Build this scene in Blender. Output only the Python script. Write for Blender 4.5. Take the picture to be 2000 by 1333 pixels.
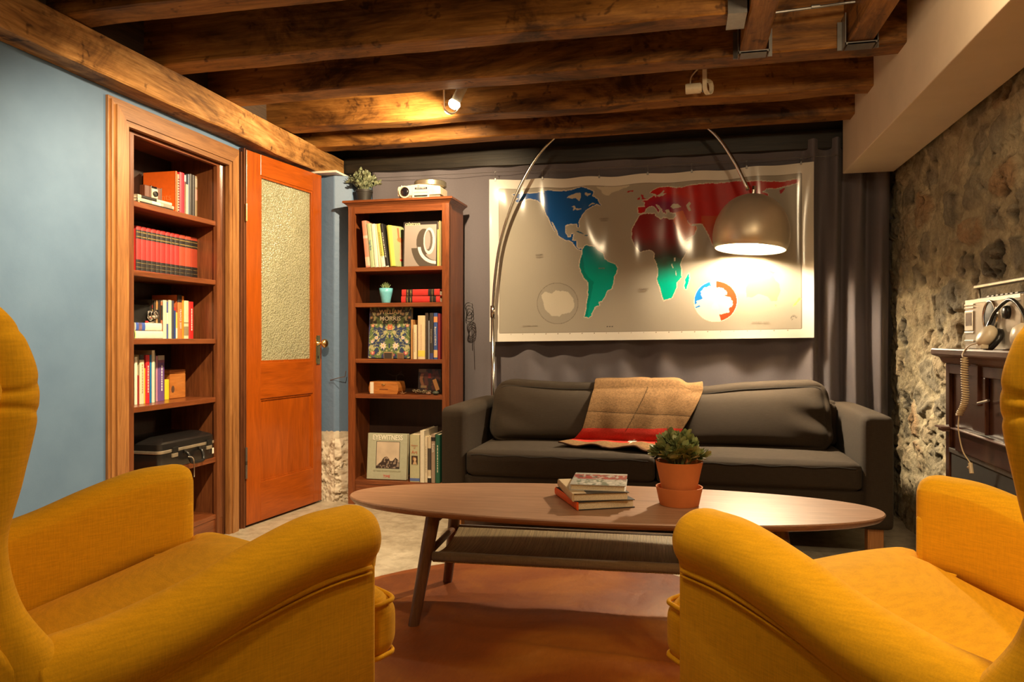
import bpy, bmesh, math, random
import numpy as np
from mathutils import Vector, Matrix, noise
from mathutils.bvhtree import BVHTree
for _o in list(bpy.data.objects): bpy.data.objects.remove(_o)
C = bpy.context.scene.collection
S = bpy.context.scene
R = math.radians
PI = math.pi
random.seed(7)

# ---------------------------------------------------------------- camera, world, lights, exposure
YAW = math.atan(335 / 1450)
H = .97
cy, sy = math.cos(YAW), math.sin(YAW)
F2 = Vector((-sy, cy, 0)); R2 = Vector((cy, sy, 0)); CAM = Vector((0, 0, H))
cam_d = bpy.data.cameras.new('camera'); cam_d.sensor_width = 36; cam_d.lens = 26.1; cam_d.shift_y = -.00175; cam_d.clip_start = .05
cam = bpy.data.objects.new('camera', cam_d); C.objects.link(cam)
cam.location = (0, 0, H); cam.rotation_euler = (R(90), 0, YAW)
S.camera = cam
w = bpy.data.worlds.new('world'); S.world = w; w.use_nodes = True
w.node_tree.nodes['Background'].inputs[0].default_value = (.5, .38, .25, 1)
w.node_tree.nodes['Background'].inputs[1].default_value = .02
S.view_settings.view_transform = 'Standard'; S.view_settings.look = 'None'
S.view_settings.exposure = 0.0; S.view_settings.gamma = 1; S.view_settings.use_curve_mapping = False
WARM = (1, .74, .43)
def light(name, kind, loc, power, col=WARM, size=.03, aim=None, angle=100, blend=.6):
    d = bpy.data.lights.new(name, kind); d.energy = power; d.color = col; d.shadow_soft_size = size
    o = bpy.data.objects.new(name, d); C.objects.link(o); o.location = loc
    if kind == 'SPOT':
        d.spot_size = R(angle); d.spot_blend = blend
        o.rotation_euler = (Vector(aim) - Vector(loc)).to_track_quat('-Z', 'Y').to_euler()
    return o
light('spot_light_bookcase', 'SPOT', (-1.125, 3.45, 2.06), 115, aim=(-2.0, 3.9, 1.3), angle=172, blend=.75, size=.02)
light('spot_light_wall', 'SPOT', (-1.14, 2.05, 2.09), 235, aim=(-2.2, 2.72, .78), angle=98, blend=.85, size=.022)
light('ceiling_light_soffit', 'POINT', (.50, 1.95, 2.0), 17, size=.05)
light('spot_light_right_chair', 'SPOT', (.50, .75, 2.08), 100, aim=(.75, 1.75, .4), angle=75, blend=.9, size=.05)
light('spot_light_left_chair', 'SPOT', (-.45, .65, 2.08), 26, aim=(-.85, 1.55, .4), angle=75, blend=.9, size=.04)
light('fill_light_joists', 'POINT', (-.45, 1.15, 2.02), 16, size=.05)  # added fill without a fixture, brightens the joist faces
LAMP = Vector((.345, 4.13, 0))
light('arc_lamp_downlight', 'SPOT', (.345, 4.12, 1.468), 125, aim=(.32, 3.55, .5), angle=122, blend=.6, size=.035, col=(1, .80, .53))

# ---------------------------------------------------------------- pixel to point helpers (2000 x 1333 frame)
def ray(px, py): return F2 + R2 * ((px - 1000) / 1450) + Vector((0, 0, (663 - py) / 1450))
def aX(px, py, X): r = ray(px, py); return CAM + r * (X / r.x)
def aY(px, py, Y): r = ray(px, py); return CAM + r * (Y / r.y)
def aZ(px, py, Z): r = ray(px, py); return CAM + r * ((Z - H) / r.z)
def cw(lat, d): return Vector((cy * lat - sy * d, sy * lat + cy * d, 0))

# ---------------------------------------------------------------- object helpers
def tag(o, label=None, cat=None, group=None, kind=None):
    if label: o['label'] = label
    if cat: o['category'] = cat
    if group: o['group'] = group
    if kind: o['kind'] = kind
    return o
def thing(name, label, cat, loc=(0, 0, 0), rz=0, group=None, rot=None):
    o = bpy.data.objects.new(name, None); C.objects.link(o); o.location = loc
    o.rotation_euler = rot if rot else (0, 0, rz); o.empty_display_size = .05
    return tag(o, label, cat, group)
def obj(name, bm, mat=None, parent=None, smooth=False, loc=None, rot=None, angle=None):
    if isinstance(bm, bpy.types.Mesh): me = bm
    else:
        bmesh.ops.recalc_face_normals(bm, faces=bm.faces)
        me = bpy.data.meshes.new(name); bm.to_mesh(me); bm.free()
    if smooth: me.polygons.foreach_set('use_smooth', [True] * len(me.polygons))
    if angle:
        me.polygons.foreach_set('use_smooth', [True] * len(me.polygons))
        me.set_sharp_from_angle(angle=R(angle))
    o = bpy.data.objects.new(name, me); C.objects.link(o)
    if mat:
        for m in (mat if isinstance(mat, (list, tuple)) else [mat]): me.materials.append(m)
    if parent: o.parent = parent
    if loc: o.location = loc
    if rot: o.rotation_euler = rot
    return o
def struct(name, bm, mat, **k): return tag(obj(name, bm, mat, **k), kind='structure')
def copy_tree(o, parent=None):
    c = o.copy(); C.objects.link(c); c.parent = parent
    for ch in list(o.children): copy_tree(ch, c)
    return c
def nb(): return bmesh.new()
def box(bm, lo, hi, bev=0, seg=2):
    lo = Vector(lo); hi = Vector(hi); c = (lo + hi) / 2; s = hi - lo
    r = bmesh.ops.create_cube(bm, size=1, matrix=Matrix.Translation(c) @ Matrix.Diagonal((s.x, s.y, s.z, 1)))
    if bev:
        es = list({e for v in r['verts'] for e in v.link_edges})
        bmesh.ops.bevel(bm, geom=es, offset=bev, segments=seg, affect='EDGES', profile=.5)
    return bm
def bx(lo, hi, bev=0, seg=2): return box(nb(), lo, hi, bev, seg)
def xf(bm, m): bmesh.ops.transform(bm, matrix=m, verts=bm.verts); return bm
def prism(bm, pts, axis, a, b):
    """polygon pts (2D) extruded along axis 0/1/2 from a to b"""
    def mk(p, t):
        q = [p[0], p[1]]; q.insert(axis, t); return bm.verts.new(q)
    A = [mk(p, a) for p in pts]; B = [mk(p, b) for p in pts]
    bm.faces.new(A); bm.faces.new(B[::-1]); n = len(pts)
    for i in range(n): bm.faces.new((A[i], A[(i + 1) % n], B[(i + 1) % n], B[i]))
    return bm
def bevel_all(bm, off, seg=2):
    bmesh.ops.bevel(bm, geom=list(bm.edges), offset=off, segments=seg, affect='EDGES', profile=.5, clamp_overlap=True); return bm
def lathe(bm, prof, c=(0, 0, 0), n=32, cap=True, m=None):
    rings = []
    for r, z in prof:
        if r < 1e-6: rings.append([bm.verts.new((c[0], c[1], c[2] + z))])
        else: rings.append([bm.verts.new((c[0] + r * math.cos(2 * PI * k / n), c[1] + r * math.sin(2 * PI * k / n), c[2] + z)) for k in range(n)])
    for a, b in zip(rings, rings[1:]):
        for k in range(n):
            k2 = (k + 1) % n
            if len(a) == 1 and len(b) == 1: continue
            if len(a) == 1: bm.faces.new((a[0], b[k2], b[k]))
            elif len(b) == 1: bm.faces.new((a[k], a[k2], b[0]))
            else: bm.faces.new((a[k], a[k2], b[k2], b[k]))
    if cap:
        if len(rings[0]) > 1: bm.faces.new(rings[0][::-1])
        if len(rings[-1]) > 1: bm.faces.new(rings[-1])
    if m: bmesh.ops.transform(bm, matrix=m, verts=[v for r_ in rings for v in r_])
    return bm
def crom(pts, n=8):
    pts = [Vector(p) for p in pts]; out = []
    P = [pts[0] * 2 - pts[1]] + pts + [pts[-1] * 2 - pts[-2]]
    for i in range(1, len(P) - 2):
        for k in range(n):
            t = k / n; a, b, c, d = P[i - 1:i + 3]
            out.append(.5 * ((2 * b) + (c - a) * t + (2 * a - 5 * b + 4 * c - d) * t * t + (3 * b - a - 3 * c + d) * t ** 3))
    out.append(pts[-1]); return out
def tube(bm, pts, r, n=8, cap=True):
    pts = [Vector(p) for p in pts]; m = len(pts)
    rr = r if callable(r) else (lambda t: r)
    up = None; rings = []
    for i, p in enumerate(pts):
        t = (pts[min(i + 1, m - 1)] - pts[max(i - 1, 0)]).normalized()
        if up is None:
            up = Vector((0, 0, 1)) if abs(t.z) < .9 else Vector((1, 0, 0))
        s = t.cross(up).normalized(); up = s.cross(t).normalized()
        q = rr(i / max(1, m - 1))
        rings.append([bm.verts.new(p + s * q * math.cos(2 * PI * k / n) + up * q * math.sin(2 * PI * k / n)) for k in range(n)])
    for a, b in zip(rings, rings[1:]):
        for k in range(n): bm.faces.new((a[k], a[(k + 1) % n], b[(k + 1) % n], b[k]))
    if cap: bm.faces.new(rings[0][::-1]); bm.faces.new(rings[-1])
    return bm
def grid(bm, nu, nv, fn):
    V = [[bm.verts.new(fn(i / (nu - 1), j / (nv - 1))) for i in range(nu)] for j in range(nv)]
    for j in range(nv - 1):
        for i in range(nu - 1): bm.faces.new((V[j][i], V[j][i + 1], V[j + 1][i + 1], V[j + 1][i]))
    return V
def loft(bm, secs, closed=True, cap=True):
    rings = [[bm.verts.new(p) for p in s] for s in secs]; n = len(rings[0])
    for a, b in zip(rings, rings[1:]):
        for k in range(n if closed else n - 1): bm.faces.new((a[k], a[(k + 1) % n], b[(k + 1) % n], b[k]))
    if cap: bm.faces.new(rings[0][::-1]); bm.faces.new(rings[-1])
    return bm
def pillow(bm, lo, hi, r, bulge=(0, 0, 0), n=14, fn=None):
    """rounded box from lo to hi, corner radius r, each face pushed out by bulge in its axis"""
    lo = Vector(lo); hi = Vector(hi); c = (lo + hi) / 2; h = (hi - lo) / 2
    r = min(r, h.x * .98, h.y * .98, h.z * .98)
    bm2 = nb(); bmesh.ops.create_cube(bm2, size=2)
    bmesh.ops.subdivide_edges(bm2, edges=bm2.edges[:], cuts=n, use_grid_fill=True)
    for v in bm2.verts:
        p = v.co.copy()
        q = Vector([math.copysign(abs(x) ** .8, x) if abs(x) < .999 else x for x in p])
        P = Vector((q.x * h.x, q.y * h.y, q.z * h.z))
        inner = Vector([max(-(h[i] - r), min(h[i] - r, P[i])) for i in range(3)])
        d = P - inner
        if d.length > 1e-7: P = inner + d.normalized() * (r if d.length > 1e-9 else 0) if max(abs(q.x), abs(q.y), abs(q.z)) > .999 else P
        b = Vector((bulge[0] * p.x * (1 - p.y ** 2) * (1 - p.z ** 2), bulge[1] * p.y * (1 - p.x ** 2) * (1 - p.z ** 2), bulge[2] * p.z * (1 - p.x ** 2) * (1 - p.y ** 2)))
        P = P + b + c
        if fn: P = fn(P, p)
        v.co = P
    me = bpy.data.meshes.new('t'); bm2.to_mesh(me); bm2.free(); bm.from_mesh(me); bpy.data.meshes.remove(me)
    return bm

# ---------------------------------------------------------------- materials
MATS = {}
class NT:
    def __init__(s, name):
        s.m = bpy.data.materials.new(name); s.m.use_nodes = True; s.t = s.m.node_tree; s.b = s.t.nodes['Principled BSDF']
    def n(s, typ, **k):
        x = s.t.nodes.new(typ)
        for a, v in k.items():
            if a.startswith('i_'): x.inputs[a[2:].replace('_', ' ')].default_value = v
            else: setattr(x, a, v)
        return x
    def l(s, a, b): s.t.links.new(a, b)
    def coord(s, scale=(1, 1, 1), which='Object', rot=(0, 0, 0)):
        c = s.n('ShaderNodeTexCoord'); m = s.n('ShaderNodeMapping'); m.inputs['Scale'].default_value = scale; m.inputs['Rotation'].default_value = rot
        s.l(c.outputs[which], m.inputs[0]); return m.outputs[0]
    def noise(s, co, sc, det=4, rough=.6, dist=0):
        x = s.n('ShaderNodeTexNoise'); x.inputs['Scale'].default_value = sc; x.inputs['Detail'].default_value = det; x.inputs['Roughness'].default_value = rough; x.inputs['Distortion'].default_value = dist
        s.l(co, x.inputs['Vector']); return x.outputs['Fac']
    def ramp(s, fac, stops):
        x = s.n('ShaderNodeValToRGB'); e = x.color_ramp.elements
        while len(e) < len(stops): e.new(.5)
        for q, (p, c) in zip(e, stops): q.position = p; q.color = (*c, 1) if len(c) == 3 else c
        s.l(fac, x.inputs[0]); return x.outputs[0]
    def mix(s, f, a, b, mode='MIX'):
        x = s.n('ShaderNodeMix', data_type='RGBA', blend_type=mode)
        for v, i in ((f, 0), (a, 6), (b, 7)):
            if hasattr(v, 'default_value') or isinstance(v, bpy.types.NodeSocket): s.l(v, x.inputs[i])
            else: x.inputs[i].default_value = v if i == 0 else (*v, 1)
        return x.outputs[2]
    def bump(s, h, strength=.3, dist=.01):
        x = s.n('ShaderNodeBump'); x.inputs['Strength'].default_value = strength; x.inputs['Distance'].default_value = dist
        s.l(h, x.inputs['Height']); s.l(x.outputs[0], s.b.inputs['Normal'])
    def set(s, **k):
        for a, v in k.items():
            i = s.b.inputs[a.replace('_', ' ')]
            i.default_value = (*v, 1) if isinstance(v, tuple) and len(v) == 3 else v
        return s
def pl(name, col, rough=.5, metal=0, spec=.5, noise_amt=.12, nscale=30, bump=0, coat=0, sheen=0):
    if name in MATS: return MATS[name]
    t = NT(name); t.set(Roughness=rough, Metallic=metal); t.b.inputs['Specular IOR Level'].default_value = spec
    if coat: t.b.inputs['Coat Weight'].default_value = coat; t.b.inputs['Coat Roughness'].default_value = .15
    if sheen: t.b.inputs['Sheen Weight'].default_value = sheen
    co = t.coord(); n = t.noise(co, nscale)
    d = tuple(c * (1 - noise_amt) for c in col); u = tuple(min(1, c * (1 + noise_amt)) for c in col)
    t.l(t.ramp(n, [(.3, d), (.7, u)]), t.b.inputs['Base Color'])
    if bump: t.bump(n, bump, .002)
    MATS[name] = t.m; return t.m
def wood(name, dark, mid, lite, axis=2, scale=1, rough=.4, coat=.0, knots=0, grain=14, bump=.15, spec=.5):
    if name in MATS: return MATS[name]
    t = NT(name); s = [grain * scale] * 3; s[axis] = 1.1 * scale
    co = t.coord(tuple(s)); n1 = t.noise(co, 2.2, 6, .65, 1.2)
    s2 = [90 * scale] * 3; s2[axis] = 3 * scale
    n2 = t.noise(t.coord(tuple(s2)), 3, 3, .6, .3)
    c = t.ramp(n1, [(.28, dark), (.5, mid), (.72, lite)])
    c = t.mix(.35, c, t.ramp(n2, [(.35, (.25, .25, .25)), (.65, (1, 1, 1))]), 'MULTIPLY')
    if knots:
        s3 = [3.5] * 3; s3[axis] = 1.3
        n3 = t.noise(t.coord(tuple(s3)), 1.6, 5, .7, .8)
        c = t.mix(knots, c, t.ramp(n3, [(.36, (.14, .10, .075)), (.5, (.7, .66, .6)), (.62, (1.0, 1.0, 1.0))]), 'MULTIPLY')
        v = t.noise(t.coord((1, 1, 1)), 9, 3, .8, .2)
        c = t.mix(knots * .8, c, t.ramp(v, [(.33, (.12, .07, .04)), (.40, (1, 1, 1))]), 'MULTIPLY')
    t.l(c, t.b.inputs['Base Color']); t.set(Roughness=rough); t.b.inputs['Specular IOR Level'].default_value = spec
    if coat: t.b.inputs['Coat Weight'].default_value = coat; t.b.inputs['Coat Roughness'].default_value = .2
    t.bump(n1, bump, .004); MATS[name] = t.m; return t.m
def fabric(name, col, var=.12, rough=.9, scale=500, bump=.25, sheen=.2, weave=True, col2=None):
    t = NT(name); co = t.coord(); n = t.noise(co, scale, 2, .6); big = t.noise(co, 3, 3, .5)
    n2 = t.noise(t.coord((1, 1, .08)), scale * .7, 2); n3 = t.noise(t.coord((.08, .08, 1)), scale * .7, 2)
    d = tuple(c * (1 - var) for c in col) if not col2 else col2; u = tuple(min(1, c * (1 + var)) for c in col)
    c = t.ramp(n, [(.3, d), (.7, u)])
    if weave:
        c = t.mix(.35, c, t.ramp(n2, [(.35, tuple(x * .72 for x in d)), (.65, u)]))
        c = t.mix(.35, c, t.ramp(n3, [(.35, tuple(x * .72 for x in d)), (.65, u)]))
    c = t.mix(.25, c, t.ramp(big, [(.3, tuple(x * .85 for x in col)), (.7, col)]))
    t.l(c, t.b.inputs['Base Color']); t.set(Roughness=rough); t.b.inputs['Sheen Weight'].default_value = sheen; t.b.inputs['Specular IOR Level'].default_value = .2
    t.bump(n2 if weave else n, bump, .0015); MATS[name] = t.m; return t.m
def attr_mat(name, rough=.5, spec=.5, coat=0, bump=0, bscale=200, var=.25, bd=.004):
    t = NT(name); a = t.n('ShaderNodeAttribute', attribute_name='paint'); co = t.coord(); n = t.noise(co, bscale, 5, .7)
    c = t.mix(var if bump else .06, a.outputs['Color'], t.ramp(n, [(.3, (.45, .45, .45)), (.7, (1.1, 1.1, 1.1))]), 'MULTIPLY')
    t.l(c, t.b.inputs['Base Color']); t.set(Roughness=rough); t.b.inputs['Specular IOR Level'].default_value = spec
    if coat: t.b.inputs['Coat Weight'].default_value = coat; t.b.inputs['Coat Roughness'].default_value = .12
    if bump: t.bump(n, bump, bd)
    MATS[name] = t.m; return t.m
def emis(name, col, st):
    t = NT(name); t.set(Base_Color=col, Emission_Color=col); t.b.inputs['Emission Strength'].default_value = st; MATS[name] = t.m; return t.m

M_yel = fabric('mustard_fabric', (.82, .42, .008), var=.10, scale=420, bump=.3, sheen=.04)
M_sofa = fabric('charcoal_fabric', (.042, .030, .020), var=.22, scale=700, bump=.2, sheen=.03)
M_cur = fabric('curtain_cloth', (.165, .148, .165), var=.08, scale=300, bump=.1, sheen=.1, weave=False)
M_mah = wood('mahogany_vertical', (.12, .032, .010), (.22, .062, .018), (.30, .09, .026), axis=2, rough=.32, coat=.25)
M_mahx = wood('mahogany_shelf', (.12, .032, .010), (.22, .062, .018), (.30, .09, .026), axis=0, rough=.32, coat=.25)
M_mahy = wood('mahogany_shelf_side', (.10, .030, .011), (.18, .055, .018), (.25, .08, .026), axis=1, rough=.28, coat=.25)
M_mahv1 = wood('mahogany_wall_case', (.10, .032, .012), (.19, .062, .022), (.26, .09, .032), axis=2, rough=.3, coat=.25)
M_back_shade = wood('case_back_shade', (.018, .007, .004), (.028, .010, .005), (.04, .014, .006), axis=2, rough=.5)  # bookcase interior shade put into a near-black back panel colour
M_door = wood('door_wood', (.31, .058, .002), (.41, .080, .003), (.49, .10, .004), axis=2, rough=.3, coat=.15, grain=9)
M_doorx = wood('door_wood_cross', (.31, .058, .002), (.41, .080, .003), (.48, .098, .004), axis=1, rough=.3, coat=.15, grain=9)
M_doorend = wood('door_edge', (.09, .03, .012), (.15, .05, .018), (.2, .07, .025), axis=2, rough=.45)
M_case = wood('casing_wood', (.22, .085, .022), (.36, .155, .045), (.48, .23, .075), axis=2, rough=.42, coat=.1)
M_casey = wood('casing_wood_head', (.17, .07, .025), (.27, .12, .042), (.36, .17, .06), axis=1, rough=.42, coat=.1)
M_beamy = wood('timber_plate', (.24, .10, .026), (.56, .28, .085), (.80, .46, .17), axis=1, scale=.8, rough=.6, knots=.95, bump=.5, spec=.3)
M_joist = wood('timber_joist', (.17, .068, .012), (.36, .155, .032), (.50, .235, .055), axis=0, scale=.8, rough=.55, knots=.9, bump=.5, spec=.35)
M_joisty = wood('timber_joist_short', (.17, .068, .012), (.36, .155, .032), (.50, .235, .055), axis=1, scale=.8, rough=.55, knots=.9, bump=.5, spec=.35)
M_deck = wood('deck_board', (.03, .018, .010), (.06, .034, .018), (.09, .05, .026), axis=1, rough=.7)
M_table = wood('walnut_top', (.30, .155, .085), (.40, .215, .12), (.47, .26, .15), axis=0, rough=.42, grain=16, bump=.05)
M_tleg = wood('walnut_leg', (.11, .045, .020), (.15, .065, .028), (.20, .09, .04), axis=2, rough=.4)
M_sleg = wood('orange_leg', (.36, .14, .04), (.48, .2, .06), (.56, .26, .08), axis=2, rough=.4)
M_chrome = pl('brushed_chrome', (.78, .76, .72), .18, 1, noise_amt=.03)
M_steel = pl('galvanised_steel', (.26, .25, .24), .4, .9)
M_brass = pl('brass', (.80, .58, .26), .25, 1)
M_black = pl('black_plastic', (.012, .012, .012), .3)
M_blackm = pl('black_matte', (.02, .018, .016), .6)
M_white = pl('white_paint_metal', (.80, .76, .66), .35)
M_cream = pl('cream_plastic', (.74, .64, .46), .35)
M_paper = pl('page_paper', (.72, .62, .44), .8, nscale=400, noise_amt=.2)
M_dkfurn = wood('dark_cabinet_wood', (.035, .012, .009), (.06, .02, .014), (.085, .03, .02), axis=2, rough=.25, coat=.4)
M_glassd = pl('lens_glass', (.01, .008, .012), .05, 0, coat=1)
PM = {}
def paint(col, rough=.45):
    k = tuple(round(c, 3) for c in col) + (rough,)
    if k not in PM: PM[k] = pl('book_cloth_%d' % len(PM), col, rough, noise_amt=.06, nscale=60)
    return PM[k]
# painted sheets: a dense grid whose paint attribute holds the print
def sheet(w, h, nx, ny, colfn, surf=None, m_index=0):
    """surf(u,v)->(x,y,z) arrays; default flat XZ centred on x, base at z=0, facing -Y"""
    u, v = np.meshgrid(np.linspace(0, 1, nx), np.linspace(0, 1, ny))
    if surf: X, Y, Z = surf(u, v)
    else: X, Y, Z = (u - .5) * w, u * 0, v * h
    co = np.stack([X, Y, Z], -1).reshape(-1, 3)
    i = np.arange((nx - 1) * (ny - 1)); r, c = i // (nx - 1), i % (nx - 1); a = r * nx + c
    f = np.stack([a, a + 1, a + 1 + nx, a + nx], -1)
    me = bpy.data.meshes.new('sheet'); me.vertices.add(len(co)); me.vertices.foreach_set('co', co.ravel())
    me.loops.add(f.size); me.loops.foreach_set('vertex_index', f.ravel()); me.polygons.add(len(f))
    me.polygons.foreach_set('loop_start', np.arange(len(f)) * 4); me.update(calc_edges=True)
    col = colfn(u, v); col = np.concatenate([col, np.ones(col.shape[:2] + (1,))], -1).reshape(-1, 4)
    at = me.color_attributes.new('paint', 'FLOAT_COLOR', 'POINT'); at.data.foreach_set('color', col.ravel().astype(np.float32))
    me.polygons.foreach_set('use_smooth', [True] * len(me.polygons)); me.validate()
    return me
def inpoly(px, py, poly):
    ins = np.zeros(px.shape, bool); n = len(poly); j = n - 1
    for i in range(n):
        xi, yi = poly[i]; xj, yj = poly[j]
        if yi != yj:
            c = ((yi > py) != (yj > py)) & (px < (xj - xi) * (py - yi) / (yj - yi) + xi); ins ^= c
        j = i
    return ins
def fbm(x, y, s=1, seed=0, oct=4):
    """cheap value noise on numpy arrays, 0..1"""
    out = np.zeros(np.shape(x)); amp = 1; tot = 0
    for o in range(oct):
        X = np.asarray(x) * s + seed * 17.3; Y = np.asarray(y) * s - seed * 9.1
        xi = np.floor(X); yi = np.floor(Y); fx = X - xi; fy = Y - yi; fx = fx * fx * (3 - 2 * fx); fy = fy * fy * (3 - 2 * fy)
        def hsh(a, b): q = np.sin(a * 127.1 + b * 311.7 + seed * 3.7) * 43758.5453; return q - np.floor(q)
        n = (hsh(xi, yi) * (1 - fx) + hsh(xi + 1, yi) * fx) * (1 - fy) + (hsh(xi, yi + 1) * (1 - fx) + hsh(xi + 1, yi + 1) * fx) * fy
        out += n * amp; tot += amp; amp *= .5; s *= 2
    return out / tot
def text(s, size, mat, parent, loc, rot=(R(90), 0, 0), align='CENTER', name='lettering', ext=.0004, sx=1, bold=0):
    cu = bpy.data.curves.new('txt', 'FONT'); cu.body = s; cu.size = size; cu.align_x = align; cu.align_y = 'CENTER'; cu.extrude = ext; cu.offset = bold; cu.resolution_u = 3
    o = bpy.data.objects.new('txt', cu); C.objects.link(o); dg = bpy.context.evaluated_depsgraph_get()
    me = bpy.data.meshes.new_from_object(o.evaluated_get(dg)); bpy.data.objects.remove(o); bpy.data.curves.remove(cu)
    if sx != 1:
        for v in me.vertices: v.co.x *= sx
    me.materials.clear()
    return obj(name, me, mat, parent, loc=loc, rot=rot)
# ================================================================ THE SETTING
WX = -2.22            # left wall
CZ = 2.36             # underside of the floor boards above
# left wall with the doorway recess that holds the bookcase
t = NT('blue_wall_paint'); co = t.coord(); n = t.noise(co, 6, 5, .6); n2 = t.noise(co, 120, 3)
t.l(t.ramp(n, [(.3, (.105, .185, .315)), (.7, (.125, .215, .355))]), t.b.inputs['Base Color']); t.set(Roughness=.5); t.b.inputs['Specular IOR Level'].default_value = .35
t.bump(n2, .08, .003); M_blue = t.m
bm = nb()
RY0, RY1 = 2.545, 3.325
box(bm, (WX - .45, -1.6, 0), (WX, RY0, CZ)); box(bm, (WX - .45, RY1, 0), (WX, 4.62, CZ))
box(bm, (WX - .45, RY0, 1.90), (WX, RY1, CZ)); box(bm, (WX - .5, RY0 - .05, 0), (WX - .38, RY1 + .05, 1.95))
struct('wall_left', bm, M_blue)
# floor, concrete
t = NT('concrete'); co = t.coord(); n = t.noise(co, 2.5, 8, .65); n2 = t.noise(co, 14, 4, .7, .5)
c = t.mix(.5, t.ramp(n, [(.3, (.28, .235, .16)), (.7, (.50, .43, .32))]), t.ramp(n2, [(.35, (.3, .25, .18)), (.6, (.62, .55, .42))]))
t.l(c, t.b.inputs['Base Color']); t.set(Roughness=.42); t.bump(n2, .15, .004)
struct('floor', bx((-2.7, -1.6, -.05), (2.2, 4.7, 0)), t.m)
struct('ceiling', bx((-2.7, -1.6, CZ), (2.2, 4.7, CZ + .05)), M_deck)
M_plast = pl('back_plaster', (.10, .09, .085), .8)
struct('wall_back', bx((-2.3, 4.5, 0), (2.2, 4.62, CZ)), M_plast)
struct('wall_front', bx((-2.3, -1.6, 0), (2.2, -1.5, CZ)), pl('cream_wall', (.55, .47, .36), .8))
# painted pier in the far corner with bare plaster at its foot
t = NT('pier_paint'); co = t.coord(); n = t.noise(co, 7, 6, .7); sep = t.n('ShaderNodeSeparateXYZ'); tc = t.n('ShaderNodeTexCoord'); t.l(tc.outputs['Object'], sep.inputs[0])
ma = t.n('ShaderNodeMath', operation='MULTIPLY_ADD'); ma.inputs[1].default_value = .09; ma.inputs[2].default_value = .37; t.l(n, ma.inputs[0])
gt = t.n('ShaderNodeMath', operation='GREATER_THAN'); t.l(sep.outputs['Z'], gt.inputs[0]); t.l(ma.outputs[0], gt.inputs[1])
pc = t.ramp(t.noise(co, 16, 5, .7, .6), [(.3, (.38, .31, .22)), (.5, (.60, .53, .42)), (.75, (.72, .66, .54))])
t.l(t.mix(gt.outputs[0], pc, (.12, .20, .335)), t.b.inputs['Base Color']); t.set(Roughness=.55); t.bump(t.noise(co, 18, 5, .6), .35, .01)
bm = nb(); pts = [(WX, 4.10), (-2.035, 4.085), (-1.95, 4.16), (-1.935, 4.5), (WX, 4.5)]
prism(bm, pts, 2, 0, 1.955); bevel_all(bm, .006)
struct('wall_pier', bm, t.m)
# lumps of broken plaster at the foot of the pier (a rough crust standing proud)
def crust(u, v):
    a = u * 1.35; x = np.where(u < .62, WX + .10 + u / .62 * (.09), -2.035 + (u - .62) / .38 * .085); y = np.where(u < .62, 4.10, 4.085 + (u - .62) / .38 * .075)
    top = .365 + .03 * fbm(u * 6, u * 0, 1, 3); z = v * top
    d = .006 + .030 * fbm(u * 2.5, v * 5, 2, 5) - .012 * (fbm(u * 5, v * 8, 2, 9) > .62)
    d = d * np.clip((1 - v) * 14, .15, 1)
    return x + d * np.where(u < .62, .1, .55), y - d, z
def crustc(u, v):
    n_ = fbm(u * 4, v * 8, 2, 11); c0 = np.array((.70, .62, .50)); c1 = np.array((.42, .34, .25))
    k = np.clip((n_ - .55) * 9, 0, 1)[..., None]; return c0 * (1 - k) + c1 * k
M_crust = attr_mat('bare_plaster', .85, .2, bump=.5, bscale=40)
o = obj('trim_1', sheet(1, 1, 60, 90, crustc, crust), M_crust); tag(o, kind='structure')
# steel plate under the beam end
bmx = nb(); box(bmx, (-2.22, 4.02, 1.953), (-1.99, 4.2, 1.965)); struct('trim_2', bmx, M_white)

# right wall: rubble stone, modelled relief
def stone_fields(Y, Z):
    wy = Y + .10 * (fbm(Y, Z, 6, 1) - .5); wz = Z + .08 * (fbm(Y, Z, 6, 2) - .5)
    ch, cwid = .15, .24
    rows = np.floor(wz / ch); f1 = np.full(Y.shape, 9.); f2 = np.full(Y.shape, 9.); idn = np.zeros(Y.shape)
    for dr in (-1, 0, 1):
        rr = rows + dr; sh = np.modf(np.abs(np.sin(rr * 12.9898) * 43758.5))[0]; cols = np.floor(wy / cwid + sh)
        for dc in (-1, 0, 1):
            cc = cols + dc; h1 = np.modf(np.abs(np.sin(rr * 78.2 + cc * 37.7) * 4375.8))[0]; h2 = np.modf(np.abs(np.sin(rr * 39.3 + cc * 11.1) * 9631.2))[0]
            py_ = (cc - sh + .2 + .6 * h1) * cwid; pz_ = (rr + .2 + .6 * h2) * ch
            d = np.sqrt(((wy - py_) / 1.35) ** 2 + (wz - pz_) ** 2)
            new = d < f1; f2 = np.where(new, f1, np.minimum(f2, d)); idn = np.where(new, h1 * 7.3 + h2 * 3.1 + rr * .37, idn); f1 = np.where(new, d, f1)
    e = f2 - f1; idn = idn - np.floor(idn)
    m = np.clip((e - .004 - .040 * fbm(Y, Z, 9, 4)) / .022, 0, 1)      # 1 on stone, 0 on mortar
    smear = np.clip((fbm(Y, Z, 5, 8) - .47) * 4, 0, 1)                  # mortar smeared over the stone
    m = m * (1 - .9 * smear)
    return m, idn, e
def stone_d(Y, Z):
    m, idn, e = stone_fields(Y, Z)
    return .018 * m * (.2 + idn) - .030 * m * np.clip((fbm(Y, Z, 14, 21) - .6) * 8, 0, 1) + .034 * (fbm(Y, Z, 7, 31) - .5) + .026 * (fbm(Y, Z, 24, 32) - .5) + .05 * (fbm(Y, Z, 1.6, 33) - .5)
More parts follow.
